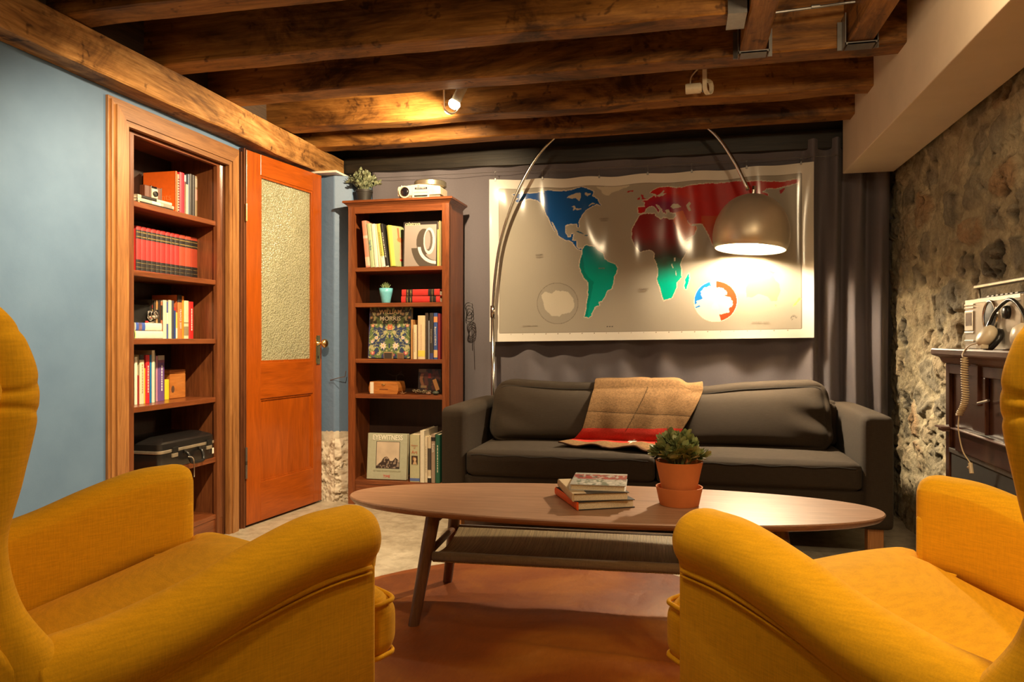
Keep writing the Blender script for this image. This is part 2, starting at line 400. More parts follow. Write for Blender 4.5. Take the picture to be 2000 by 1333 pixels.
def stone_col(Y, Z):
    m, idn, e = stone_fields(Y, Z)
    mort = np.array((.48, .41, .27)) * (.45 + .95 * fbm(Y, Z, 19, 41, 5))[..., None]
    g = fbm(Y, Z, 22, 42)[..., None]
    A = np.array((.26, .235, .18)); B = np.array((.42, .33, .21)); D = np.array((.40, .23, .11)); E = np.array((.17, .155, .125))
    i = idn[..., None]; st = np.where(i < .35, A, np.where(i < .65, B, np.where(i < .76, D, E))) * (.35 + 1.2 * g); st = st * .62 + mort * .30
    c = mort * (1 - m[..., None]) + st * m[..., None]
    dark = np.clip((fbm(Y, Z, 14, 21) - .62) * 10, 0, 1)[..., None] * m[..., None]
    return c * (1 - .75 * dark)
SX = 1.125
def ssurf(u, v):
    Y = 2.30 + u * 2.3; Z = v * CZ; return SX - stone_d(Y, Z) + .0 * Y, Y, Z
M_stone = attr_mat('rubble_stone', .75, .3, bump=1.0, bscale=60, var=.6, bd=.012)
tag(obj('wall_right', sheet(1, 1, 420, 430, lambda u, v: stone_col(2.30 + u * 2.3, v * CZ), ssurf), M_stone), kind='structure')
# the wall steps back nearer the room's front
def s2(u, v):
    Z = v * CZ; Y = 2.3 + 0 * u; X = SX + u * .62; return X, Y + stone_d(X * 1.0 + 7, Z) * u * (1 - u) * 4 * .6, Z
tag(obj('wall_return', sheet(1, 1, 50, 120, lambda u, v: stone_col(SX + u * .62 + 7, v * CZ), s2), M_stone), kind='structure')
struct('wall_right_front', bx((1.74, -1.6, 0), (1.86, 2.35, CZ)), pl('grey_mortar', (.40, .34, .25), .9))
struct('wall_right_back', bx((1.18, 2.36, 0), (1.3, 4.62, CZ)), pl('grey_mortar', (.40, .34, .25), .9))
# plastered soffit
bm = nb(); box(bm, (.836, -1.5, 1.862), (1.09, 4.30, CZ)); bevel_all(bm, .004)
struct('trim_3', bm, pl('soffit_plaster', (.72, .60, .46), .7, nscale=5, noise_amt=.05))

bm = nb(); box(bm, (WX - .37, 2.546, 0), (WX - .004, 2.609, 1.899)); box(bm, (WX - .37, 3.267, 0), (WX - .004, 3.324, 1.899)); struct('trim_9', bm, M_doorend)
# timber ceiling: plate along the left wall, joists across
def timber(lo, hi, seed, nseg=40, axis=0, jit=.006):
    bm = nb(); lo = Vector(lo); hi = Vector(hi); secs = []
    for i in range(nseg + 1):
        t_ = i / nseg; p = lo.lerp(hi, t_)
        ot = [a for a in range(3) if a != axis]; a0, a1 = ot
        L, Hh = lo[a0], hi[a0]; Lz, Hz = lo[a1], hi[a1]; b = .006; sec = []
        corners = [(L + b, Lz), (Hh - b, Lz), (Hh, Lz + b), (Hh, (Lz + Hz) / 2), (Hh, Hz), (L, Hz), (L, (Lz + Hz) / 2), (L, Lz + b)]
        for k, (c0, c1) in enumerate(corners):
            q = Vector((0, 0, 0)); q[axis] = p[axis]; q[a0] = c0; q[a1] = c1
            nn = noise.noise(Vector((p[axis] * 3.1 + seed, c0 * 4 + seed * 3, c1 * 4))); n2_ = noise.noise(Vector((p[axis] * 9 + seed, c0 * 9, c1 * 9 + 5)))
            q[a0] += jit * nn + jit * .4 * n2_; 
            if k not in (4, 5): q[a1] += jit * noise.noise(Vector((p[axis] * 2.3 - seed, seed, c0))) + jit * .4 * n2_
            sec.append(q)
        secs.append(sec)
    return loft(bm, secs)
o = obj('wall_plate_beam', timber((WX - .02, -1.55, 1.965), (-2.115, 4.38, 2.11), 3.3, 90, 1, .008), M_beamy, angle=40)
tag(o, 'long pale timber beam running along the top of the blue wall', 'beam')
JY = [(-.05, .07), (.42, .54), (.89, 1.01), (1.34, 1.46), (1.79, 1.90), (2.20, 2.31), (2.69, 2.80), (3.12, 3.25), (3.635, 3.755), (4.01, 4.125)]
jl = {4: 'timber ceiling joist above the camera, at the very top left of the photo', 5: 'timber ceiling joist nearest the camera, cut by the top of the photo', 6: 'timber ceiling joist ending in a metal hanger against the short timber',
      7: 'timber ceiling joist carrying both short timbers in metal hangers', 8: 'timber ceiling joist lit by the glowing spotlight', 9: 'timber ceiling joist farthest back, nearest the arc lamp and curtain'}
for i, (y0, y1) in enumerate(JY):
    if i < 4: continue
    x1 = .215 if i in (4, 5, 6) else .86
    zb = 2.11 if i < 9 else 2.10
    o = obj('ceiling_joist', timber((WX, y0, zb + .002 * (i % 3)), (x1, y1, CZ - .002), i * 2.7 + 1, 60, 0, .010), M_joist, angle=40)
    tag(o, jl.get(i, 'timber ceiling joist overhead behind the camera'), 'beam', 'rough timber ceiling joists')
for (x0, x1, lab) in ((.222, .315, 'short timber between the joists with pale worn edge, hanging left of the conduit'), (.612, .705, 'short dark timber between the joists nearest the plaster soffit')):
    o = obj('trimmer_joist', timber((x0, 1.46, 2.105), (x1, 3.112, CZ - .002), x0 * 20, 40, 1, .008), M_joisty, angle=40)
    tag(o, lab, 'beam', 'short trimmer timbers')
def hanger(name_l, x0, x1, y0, y1, z):
    bm = nb(); t_ = .003
    box(bm, (x0 - t_, y0, z - .012), (x1 + t_, y1, z - .008)); box(bm, (x0 - .012, y0, z - .012), (x0 - .009, y1, z + .11)); box(bm, (x1 + .009, y0, z - .012), (x1 + .012, y1, z + .11))
    box(bm, (x0 - .028, y1 - .004, z - .01), (x0 - .009, y1, z + .1)); box(bm, (x1 + .009, y1 - .004, z - .01), (x1 + .028, y1, z + .1))
    box(bm, (x0 - .012, y0, z - .012), (x1 + .012, y0 + .003, z - .004))
    tag(obj('joist_hanger', bm, M_steel), name_l, 'metal bracket', 'joist hangers')
hanger('grey metal hanger under the end of the left short timber', .222, .315, 3.04, 3.108, 2.105)
hanger('grey metal hanger under the end of the short timber by the soffit', .612, .705, 3.04, 3.108, 2.105)
bm = nb(); box(bm, (.15, 2.68, 2.098), (.214, 2.81, 2.102)); box(bm, (.15, 2.675, 2.098), (.214, 2.679, 2.2)); box(bm, (.15, 2.811, 2.098), (.214, 2.815, 2.2))
tag(obj('joist_hanger', bm, M_steel), 'shiny metal hanger wrapped round the joist end against the short timber', 'metal bracket', 'joist hangers')
bm = nb(); tube(bm, crom([(.33, 2.92, 2.19), (.48, 2.93, 2.2), (.60, 2.94, 2.21), (.75, 2.92, 2.20), (.86, 2.83, 2.16)], 6), .0055, 8)
for x_ in (.46, .72): tube(bm, [(x_, 2.925, 2.20), (x_ + .03, 2.927, 2.201)], .008, 8)
tag(obj('conduit_pipe', bm, M_steel), 'thin metal conduit running between the short timbers to the soffit', 'pipe')
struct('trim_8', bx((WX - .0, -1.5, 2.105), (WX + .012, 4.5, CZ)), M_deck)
# ledger at the head of the curtain wall
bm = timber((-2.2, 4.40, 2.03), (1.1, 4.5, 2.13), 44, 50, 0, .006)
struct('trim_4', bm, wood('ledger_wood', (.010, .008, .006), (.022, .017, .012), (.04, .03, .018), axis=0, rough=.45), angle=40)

# doorway casing round the built-in bookcase
def casing(name, prof, y0, y1, horiz=False, mat=None):
    """prof: (offset across, stand-out) polyline of the moulding"""
    bm = nb()
    return bm
cas = nb()
zc0, zc1 = 1.865, 1.935; yc0, yc1 = 2.49, 3.375
# jambs, head: stepped mouldings with mitred corners
def strip(bm, a, b, s0, s1):  # inset distance a..b from the outer edge, standing out s0..s1 of the wall
    yo0, yo1, zt = yc0 + a, yc1 - a, zc1 - a; yi0, yi1, zi = yc0 + b, yc1 - b, zc1 - b
    X0, X1 = WX + s0, WX + s1
    for (p) in ([(yo0, 0), (yi0, 0), (yi0, zi), (yo0, zt)], [(yi1, 0), (yo1, 0), (yo1, zt), (yi1, zi)]): prism(bm, p, 0, X0, X1)
def strip_head(bm, a, b, s0, s1):
    prism(bm, [(yc0 + a, zc1 - a), (yc0 + b, zc1 - b), (yc1 - b, zc1 - b), (yc1 - a, zc1 - a)], 0, WX + s0, WX + s1)
for a, b, s in ((0, .012, .012), (.012, .030, .020), (.030, .078, .030), (.078, .10, .024)): strip(cas, a, b, .001, s); 
struct('trim_5', cas, M_case)
cas = nb()
for a, b, s in ((0, .012, .012), (.012, .030, .020), (.030, .078, .030), (.078, .10, .024)): strip_head(cas, a, b, .001, s)
struct('trim_6', cas, M_casey)
bm = nb(); box(bm, (WX + .001, 3.383, 0), (WX + .018, 3.392, 1.93)); box(bm, (WX + .001, 3.392, 0), (WX + .03, 3.402, 1.95))
struct('trim_7', bm, M_doorend)

# ---------------------------------------------------------------- the half-open panelled door
dh = Vector((-2.185, 3.405, 0)); ang = math.atan2(-2.10 + 2.185, 4.06 - 3.405)     # swing away from the wall
DW, DH_, DT = .655, 1.945, .04
droot = bpy.data.objects.new('door_1', None); C.objects.link(droot); droot.location = dh; droot.rotation_euler = (0, 0, -ang); tag(droot, 'orange brown wooden door standing ajar with a frosted glass upper panel', 'door', kind='structure')
# local: Y along the width, X thickness (+X faces the room), Z up
sw = .085; z_g0, z_g1, z_m = .845, 1.835, .655
b1 = nb(); box(b1, (-DT, 0, .012), (0, .11, DH_), .003); box(b1, (-DT, DW - .085, .012), (0, DW, DH_), .003)
obj('stile', b1, M_door, droot)
b1 = nb(); box(b1, (-DT, .11, z_g1), (0, DW - .085, DH_), .002); box(b1, (-DT, .11, z_m), (0, DW - .085, z_g0), .002); box(b1, (-DT, .11, .012), (0, DW - .085, .215), .002)
obj('rail', b1, M_doorx, droot)
obj('door_edge', bx((-DT, -.002, .012), (-.001, .0005, DH_)), M_doorend, droot)
b1 = nb(); box(b1, (-DT + .012, .105, .2), (-.012, DW - .08, z_m + .01)); obj('lower_panel', b1, M_door, droot)
b1 = nb()
def bead(bm, y0, y1, z0, z1, wd, x0, x1, mit=True):
    for q in ([(y0, z0), (y1, z0), (y1 - wd, z0 + wd), (y0 + wd, z0 + wd)], [(y0, z1), (y1, z1), (y1 - wd, z1 - wd), (y0 + wd, z1 - wd)], [(y0, z0), (y0, z1), (y0 + wd, z1 - wd), (y0 + wd, z0 + wd)], [(y1, z0), (y1, z1), (y1 - wd, z1 - wd), (y1 - wd, z0 + wd)]):
        prism(bm, q, 0, x0, x1)
bead(b1, .11, DW - .085, z_g0, z_g1, .012, -.02, -.005); bead(b1, .11, DW - .085, .215, z_m, .010, -.02, -.006)
obj('bead_moulding', b1, M_door, droot)
b1 = nb(); box(b1, (-.018, .115, .207), (-.002, DW - .09, .213)); obj('weather_strip', b1, M_steel, droot)
t = NT('frosted_glass'); co = t.coord((1, 1, .8)); v = t.n('ShaderNodeTexVoronoi'); v.inputs['Scale'].default_value = 120; t.l(t.coord((1, 1, .85), rot=(.5, 0, 0)), v.inputs['Vector'])
n = t.noise(co, 3.5, 6, .7, .5)
sm = t.ramp(t.noise(t.coord((1, 1.2, 2.2)), 4.2, 6, .75, .3), [(.60, (.0, .0, .0)), (.66, (1, 1, 1))])
t.l(t.mix(.45, t.ramp(n, [(.3, (.30, .31, .18)), (.7, (.56, .56, .34))]), t.ramp(v.outputs['Distance'], [(.1, (.75, .74, .55)), (.7, (.35, .34, .22))])), t.b.inputs['Base Color'])
t.set(Roughness=.22); t.b.inputs['Transmission Weight'].default_value = .22; t.b.inputs['Specular IOR Level'].default_value = .6; t.b.inputs['IOR'].default_value = 1.45
t.bump(v.outputs['Distance'], .9, .006)
obj('glass_pane', bx((-.026, .115, z_g0 + .002), (-.016, DW - .09, z_g1 - .002)), t.m, droot)
# escutcheon and knob
b1 = nb(); ky = DW - .04
box(b1, (0, ky - .022, .83), (.004, ky + .022, .985), .003); box(b1, (0, ky - .018, .822), (.006, ky + .018, .834), .002); box(b1, (0, ky - .018, .981), (.006, ky + .018, .993), .002)
esc = obj('escutcheon', b1, M_brass, droot)
obj('keyhole', bx((.004, ky - .003, .855), (.0055, ky + .003, .872)), M_black, esc)
MX = Matrix.Translation((0, ky, .945)) @ Matrix.Rotation(R(90), 4, 'Y')
kn = nb(); lathe(kn, [(.016, .004), (.016, .008), (.009, .011), (.008, .030), (.016, .036), (.025, .044), (.027, .052), (.024, .060), (.013, .066), (0, .067)], n=24, m=MX)
obj('door_knob', kn, M_brass, droot, smooth=True)
for hz in (1.62, .37, .30):
    b1 = nb(); tube(b1, [(.004, -.006, hz - .045), (.004, -.006, hz + .045)], .0055, 8); box(b1, (-.03, -.004, hz - .04), (.001, -.0021, hz + .04)); obj('hinge', b1, M_brass if hz > 1 else M_steel, droot)

# ---------------------------------------------------------------- curtain
def curt(u, v):
    x = -1.93 + u * 3.02; z = .03 + v * 2.05
    f = .012 * np.sin(x * 17 + 1.2 * np.sin(x * 5)) + .010 * np.sin(x * 31 + 2 + .8 * np.sin(z * 2 + x * 3)) * (1 - .5 * v)
    # slanting pulls from the hanging points
    f += .012 * np.sin((x * 6 + z * 5.0)) * np.exp(-((x + 1.45) / .45) ** 2)
    f += .016 * np.sin(x * 23 + 1.8 * np.sin(z * 3.0)) * np.clip(1 - v * 1.3, 0, 1)
    rb = np.clip((x - .60) / .15, 0, 1); f += rb * (.045 * np.sin(x * 52 + .9 * np.sin(z * 1.7)) + .012 * np.sin(x * 95 + z))
    return x, 4.425 + f * .9 - .02 * rb, z
o = obj('curtain', sheet(1, 1, 520, 60, lambda u, v: np.ones(u.shape + (3,)), curt), M_cur)
tag(o, 'long grey cloth curtain hung in folds across the back wall', 'curtain')
# hanging wire and clips for the map
# ================================================================ WALL MAP
MY = 4.365
mx0, mx1 = aY(958, 660, MY).x, aY(1588, 660, MY).x
mzb0, mzt0 = aY(960, 668, MY).z, aY(960, 352, MY).z
mzb1, mzt1 = aY(1592, 660, MY).z, aY(1577, 318, MY).z
def P2(lst, s, ox, oy): return [((lambda q: (q.x, q.z))(aY(ox + a / s, oy + b / s, MY))) for a, b in lst]
def ZA(l): return P2(l, 4.442, 970, 340)
def ZB(l): return P2(l, 4.935, 1220, 330)
def ZC(l): return P2(l, 8.886, 1380, 330)
def ZD(l): return P2(l, 3.509, 1200, 300)
NAm = ZA([(135,175),(160,165),(300,160),(420,148),(410,135),(560,130),(640,120),(740,100),(840,135),(830,180),(880,205),(885,225),(905,255),(870,245),(820,280),(790,295),(745,345),(715,400),(718,455),(705,450),(700,420),(640,418),(600,435),(598,495),(625,535),(645,530),(655,508),(672,505),(665,545),(660,565),(695,570),(697,620),(715,640),(740,640),(735,655),(705,640),(680,610),(665,585),(625,562),(600,560),(545,525),(530,480),(490,412),(478,408),(515,490),(500,475),(465,395),(425,320),(412,270),(355,225),(300,205),(240,215),(180,240),(165,225),(190,205),(150,195),(170,185)])
holesA = [ZA(q) for q in ([(612,185),(640,165),(700,150),(730,155),(735,195),(720,225),(705,210),(690,195),(650,200)], [(650,265),(680,260),(690,285),(720,290),(742,292),(700,305),(688,292),(665,305),(672,275)], [(800,270),(830,255),(870,240),(830,242),(800,262)], [(770,150),(820,160),(790,185),(765,165)])]
isl = [ZA([(695,485),(720,487),(765,515),(750,515),(710,497)]), ZA([(765,522),(795,520),(790,533),(768,530)])]
SAm = ZA([(745,650),(765,620),(790,608),(800,618),(860,625),(880,655),(925,680),(940,730),(985,755),(1030,775),(1048,800),(1040,850),(1020,880),(1015,940),(1000,985),(960,1005),(945,1050),(915,1100),(885,1105),(890,1135),(850,1155),(850,1165),(820,1215),(825,1225),(800,1245),(765,1240),(770,1220),(780,1150),(795,1050),(798,940),(770,910),(735,840),(718,785),(728,730),(745,690)])
Andes = ZA([(745,700),(760,760),(765,840),(800,900),(845,930),(830,1010),(800,1150),(790,1240),(770,1235),(795,1050),(798,940),(770,910),(735,840),(722,785),(730,730)])
Green = ZA([(860,95),(905,120),(920,150),(945,162),(975,160),(1000,135),(1075,110),(1150,85),(1150,70),(1000,80)])
Antc = ZA([(390,1050),(420,1020),(480,1035),(520,1005),(620,1015),(670,1080),(675,1150),(640,1200),(570,1210),(545,1235),(480,1230),(425,1180),(405,1110)])
Afr = ZB([(150,435),(240,418),(285,415),(295,440),(355,475),(375,450),(430,465),(475,468),(490,500),(515,570),(535,640),(570,700),(628,692),(610,760),(565,840),(535,900),(547,990),(545,1040),(500,1090),(503,1135),(480,1180),(450,1240),(375,1262),(360,1200),(330,1110),(315,1060),(328,990),(310,900),(287,860),(290,800),(240,770),(150,795),(100,730),(72,670),(75,570),(110,505)])
Mad = ZB([(620,1000),(625,1040),(598,1155),(578,1150),(582,1060)])
Lak = [ZB([(470,845),(490,842),(488,880),(472,878)]), ZB([(450,900),(458,900),(470,950),(462,952)]), ZB([(490,970),(497,970),(503,1025),(495,1022)])]
Eur = ZB([(130,412),(135,355),(195,355),(190,310),(165,300),(225,285),(285,240),(300,255),(300,225),(245,215),(275,185),(340,155),(430,148),(520,160),(640,140),(740,130),(860,115),(980,105)])
Eur += ZC([(430,180),(620,185),(700,205),(950,200),(1350,205),(1500,180),(1600,170),(1600,230),(1480,260),(1370,285),(1240,310),(1040,330),(960,385),(1060,410),(1060,465),(960,520),(1000,700),(1040,800),(960,980),(850,1060),(800,1180),(760,1230),(700,1150),(640,1050),(560,900),(420,800),(330,820)])
Eur += ZB([(870,640),(860,700),(850,725),(800,600),(750,520),(700,515),(660,515),(640,535),(600,470),(610,500),(640,535),(690,540),(695,560),(670,620),(575,680),(555,655),(500,560),(470,480),(497,430),(495,405),(440,400),(420,370),(395,375),(400,410),(370,400),(365,370),(320,330),(300,325),(310,350),(340,380),(330,405),(300,365),(280,345),(240,345),(205,375),(190,410),(160,418)])
holesB = [ZB(q) for q in ([(440,340),(470,310),(520,320),(545,350),(470,360)], [(590,330),(620,300),(640,320),(625,340),(645,390),(620,395),(605,365)], [(300,240),(340,225),(375,180),(385,185),(370,215),(410,210),(375,235),(330,250)], [(390,375),(430,372),(425,398),(395,400)])]
UK = [ZB([(155,235),(180,235),(185,262),(215,280),(165,285),(165,262)]), ZB([(122,270),(145,258),(148,280),(125,285)]), ZB([(20,195),(85,190),(80,203),(30,203)]), ZC([(1260,350),(1350,310),(1360,340),(1290,410),(1265,410)]), ZA([(48,172),(75,178),(74,188),(48,184)]), ZB([(868,735),(880,735),(878,748),(868,746)])]
Arab = ZB([(490,400),(560,380),(610,500),(700,540),(690,600),(575,690),(555,655),(500,560),(470,480)])
Indi = ZB([(740,440),(900,430),(900,600),(850,740),(790,600),(740,520)])
Aus = ZD([(905,985),(898,920),(930,860),(965,835),(1000,828),(1025,850),(1060,855),(1080,822),(1100,860),(1130,895),(1137,940),(1110,1010),(1070,1008),(1045,980),(990,962),(940,985)])
Oce = [ZD([(1095,1033),(1108,1037),(1100,1048)]), ZD([(1262,985),(1280,995),(1240,1040),(1220,1052),(1225,1040)]), ZD([(1050,790),(1100,812),(1085,822),(1040,805)]), ZD([(985,800),(1010,790),(1015,815),(990,820)])]
ac = aY(970 + 530 / 4.442, 340 + 1120 / 4.442, MY); ar = abs(aY(970 + 708 / 4.442, 592, MY).x - ac.x)
nc = aY(1200 + 692 / 3.509, 300 + 1010 / 3.509, MY); nr = abs(aY(1200 + 842 / 3.509, 588, MY).x - nc.x)
def map_col(u, v):
    x = mx0 + u * (mx1 - mx0); zb = mzb0 + u * (mzb1 - mzb0); zt = mzt0 + u * (mzt1 - mzt0); z = zb + v * (zt - zb)
    jx = x + .004 * (fbm(x, z, 60, 1) - .5) * 2; jz = z + .004 * (fbm(x, z, 60, 2) - .5) * 2
    col = np.zeros(x.shape + (3,)); col[:] = (.80, .77, .70)
    wm = (mx1 - mx0); ml, mr = .058 / wm, 1 - .062 / wm; mb, mt = .052, 1 - .058
    ins = (u > ml) & (u < mr) & (v > mb) & (v < mt)
    oc = np.array((.38, .35, .295)) * (.95 + .1 * fbm(x, z, 4, 6))[..., None]
    col = np.where(ins[..., None], oc, col)
    ln = ((np.abs(u - ml) < .0012) | (np.abs(u - mr) < .0012)) & (v > mb) & (v < mt) | ((np.abs(v - mb) < .002) | (np.abs(v - mt) < .002)) & (u > ml) & (u < mr)
    col[ln] = (.22, .19, .15)
    for k in range(1, 24):   # tick marks on the lower border
        col[(np.abs(u - (ml + (mr - ml) * k / 24)) < .0012) & (np.abs(v - mb + .008) < .004)] = (.25, .2, .15)
    def fill(p, c, jit=True):
        m = inpoly(jx if jit else x, jz if jit else z, p) & ins
        if callable(c): col[m] = c(x, z)[m]
        else: col[m] = c
        return m
    def halo(p, c):
        for dx, dz in ((.005, 0), (-.005, 0), (0, .005), (0, -.005)):
            m = inpoly(jx + dx, jz + dz, p) & ins; col[m] = c
    for p in (NAm, SAm, Afr, Eur, Mad): halo(p, (.66, .60, .49))
    g = lambda a, b, z0, z1: (lambda X, Z: (lambda k: np.array(a) * (1 - k) + np.array(b) * k)(np.clip((Z - z0) / (z1 - z0), 0, 1)[..., None]))
    fill(Green, (.60, .55, .44)); 
    fill(NAm, (.006, .085, .33))
    for h_ in holesA: fill(h_, (.52, .47, .37))
    for h_ in isl: fill(h_, (.01, .09, .18))
    zt_, zb_ = aY(1150, 480, MY).z, aY(1150, 540, MY).z
    fill(SAm, g((.0, .36, .28), (.005, .17, .22), zb_, zt_)); fill(Andes, g((.0, .25, .2), (.01, .10, .14), zb_, zt_))
    z1, z2 = aY(1290, 500, MY).z, aY(1290, 520, MY).z; z3 = aY(1290, 550, MY).z; z0 = aY(1290, 460, MY).z
    def afc(X, Z):
        Zj = Z + .06 * (fbm(X, Z, 18, 3) - .5)
        c = np.zeros(X.shape + (3,)); c[:] = (.24, .012, .014)
        k = np.clip((z0 - Zj) / (z0 - z1), 0, 1)[..., None]; c = c * (1 - k) + np.array((.045, .055, .045)) * k
        k = np.clip((z1 - Zj) / (z1 - z3), 0, 1)[..., None]; return c * (1 - k) + np.array((.0, .40, .28)) * k
    fill(Afr, afc); fill(Mad, (.0, .34, .27))
    for h_ in Lak: fill(h_, (.6, .55, .45))
    ex = aY(1300, 398, MY)
    def euc(X, Z):
        c = np.zeros(X.shape + (3,)); c[:] = (.50, .013, .010); c = c * (.75 + .45 * fbm(X, Z, 9, 12))[..., None]
        k = np.clip(1.3 - np.hypot((X - ex.x) / .12, (Z - ex.z) / .06), 0, 1)[..., None]; c = c * (1 - k * .85) + np.array((.17, .01, .07)) * k * .85
        return c
    fill(Eur, euc)
    m = inpoly(x, z, Arab) & inpoly(jx, jz, Eur) & ins; col[m] = (.60, .10, .006)
    m = inpoly(x, z, Indi) & inpoly(jx, jz, Eur) & ins; col[m] = (.48, .06, .012)
    for h_ in holesB: fill(h_, (.55, .50, .40))
    for h_ in UK: fill(h_, (.40, .012, .02))
    fill(Aus, (.66, .55, .20)); [fill(o_, (.62, .52, .16)) for o_ in Oce]
    d = np.hypot(x - ac.x, z - ac.z); m = (d < ar) & ins; col[m] = (.36, .335, .285); col[(np.abs(d - ar) < .0018)] = (.22, .2, .17); fill(Antc, (.58, .54, .45))
    d = np.hypot(x - nc.x, z - nc.z) / nr; a = np.degrees(np.arctan2(z - nc.z, x - nc.x)); nn = fbm(x, z, 26, 5)
    m = d < 1; col[m] = (.70, .67, .60)
    m = (d < .97) & (((a > 105) & (a < 180)) | (a < -160)) & (d > .30 + .75 * nn + .1); col[m] = (.01, .15, .50)
    m = (d < .97) & (a > -75) & (a < 88) & (d > .30 + .72 * nn); col[m] = (.52, .06, .02)
    m = (d < .4) & (a < -60) & (a > -130) & (nn > .45); col[m] = (.74, .72, .65)
    # small emblem: fan of dark rays, and a line of print beside it
    e = aY(1200 + 1228 / 3.509, 300 + 1128 / 3.509, MY); dd = np.hypot(x - e.x, z - e.z); aa = np.arctan2(z - e.z, x - e.x)
    col[(dd < .017) & (dd > .007) & (aa > 0) & (np.sin(aa * 18) > .1) & ins] = (.12, .11, .10); col[(dd < .017) & (dd > .007) & (aa < -2.2) & (np.sin(aa * 18) > .1) & ins] = (.12, .11, .10)
    # scale bar
    sb = aY(1190, 638, MY); col[(np.abs(z - sb.z) < .0025) & (np.abs(x - sb.x) < .022) & (np.sin((x - sb.x) * 420) > 0)] = (.1, .1, .1)
    return col
def map_surf(u, v):
    x = mx0 + u * (mx1 - mx0); zb = mzb0 + u * (mzb1 - mzb0); zt = mzt0 + u * (mzt1 - mzt0)
    # the sheet sags a little between its clips and curls at the right corners
    z = zb + v * (zt - zb); z = z - .016 * v * np.exp(-((u - .5) / .42) ** 4) * (1 - .3 * np.cos(u * 38)) + .0
    y = MY + .007 * np.sin(u * 21 + .6 * np.sin(v * 5)) * (.35 + .65 * v) + .004 * np.sin(u * 47 + v * 3) * v - .018 * np.clip((u - .95) / .05, 0, 1) ** 2 - .012 * np.clip((.05 - u) / .05, 0, 1) ** 2 + .006 * np.sin(v * 6 + u * 4)
    return x, y - .012, z
M_map = attr_mat('map_print', .13, .5)
mroot = thing('world_map', 'large glossy printed world map with coloured continents hanging on the grey curtain', 'map')
obj('map_sheet', sheet(1, 1, 640, 330, map_col, map_surf), M_map, mroot)
M_ink = pl('map_ink', (.22, .18, .14), .6)
for s_, (px_, py_), sz in (('PACIFIC\nOCEAN', (1055, 501), .013), ('ATLANTIC\nOCEAN', (1180, 430), .012), ('ATLANTIC\nOCEAN', (1258, 567), .012), ('SOUTHERN  OCEAN', (1036, 637), .010), ('SOUTHERN  OCEAN', (1485, 630), .010), ('BRAZIL', (1176, 525), .012)):
    q = aY(px_, py_, MY); uu = (q.x - mx0) / (mx1 - mx0); vv = (q.z - mzb0) / (mzt0 - mzb0)
    Y_ = float(map_surf(np.array([uu]), np.array([vv]))[1][0]); text(s_, sz, M_ink, mroot, (q.x, Y_ - .0035, q.z), ext=.0003)
wl, wr = aY(850, 342, 4.36), aY(1652, 303, 4.36)
wr2 = Vector((.84, wr.y, wr.z)); wl2 = Vector((-1.93, wl.y, wl.z + .0))
wire = nb(); tube(wire, [wl2, aY(960, 337, 4.36), aY(1265, 324, 4.36), aY(1458, 313, 4.36), wr2], .0012, 6)
tag(obj('hanging_wire', wire, M_steel), 'thin taut wire strung along the curtain above the map', 'wire')
clips = []
for i, px_ in enumerate((969, 1060, 1170, 1265, 1351, 1458, 1564)):
    top = aY(px_, 337 - (px_ - 960) * .0445, 4.36); u_ = (top.x - mx0) / (mx1 - mx0); X_, Y_, Z_ = [float(k[0]) for k in map_surf(np.array([min(max(u_, .004), .99)]), np.array([1.0]))]
    rt = thing('map_clip', ['small wire clip at the top left corner of the map', 'small clip on the map above Alaska, second from the left corner', 'small clip on the map above Greenland', 'small clip on the map above Africa and Europe', 'small clip on the map above the middle of Russia', 'small clip behind the arc lamp arm on the map', 'small clip at the top right corner of the map'][i], 'clip', (X_, Y_, Z_), 0, 'clips holding the map')
    b_ = nb(); box(b_, (-.005, -.004, -.010), (.005, .004, .008), .001); obj('clip_jaw', b_, M_steel, rt)
    b_ = nb(); tube(b_, [(0, 0, .006), (0, 0, max(.012, top.z - Z_))], .0011, 6)
    tube(b_, [(.004 * math.cos(a * PI / 5), 0, max(.012, top.z - Z_) - .003 + .004 * math.sin(a * PI / 5)) for a in range(8)], .0009, 5); obj('hook', b_, M_steel, rt)

# ================================================================ ARC FLOOR LAMP
lr = thing('arc_floor_lamp', 'chrome arc floor lamp with a glowing metal dome shade', 'lamp', (-1.11, 4.30, 0))
L0 = Vector((-1.11, 4.30, 0))
bm = nb(); box(bm, (-.12, -.05, 0), (.12, .05, .05), .006); obj('base', bm, M_black, lr)
def ay(x): return 4.30 + (LAMP.y - 4.30) * (x + 1.11) / (LAMP.x + 1.11)
arc = [(-1.11, 1.15), (-1.095, 1.35), (-1.06, 1.56), (-.98, 1.79), (-.87, 1.99), (-.749, 2.125), (-.55, 2.255), (-.30, 2.315), (-.05, 2.25), (.149, 2.095), (.26, 1.93), (.335, 1.765)]
arcp = [Vector((x, ay(x), z)) - L0 for x, z in arc]
bm = nb(); tube(bm, [(0, 0, .05), (0, 0, 1.16)], .0125, 16); obj('pole', bm, M_chrome, lr, smooth=True)
bm = nb(); tube(bm, crom(arcp, 8), .0095, 14); obj('arm', bm, M_chrome, lr, smooth=True)
bm = nb(); tube(bm, [(0, 0, 1.10), (0, 0, 1.17)], .016, 16); obj('collar', bm, M_chrome, lr, smooth=True)
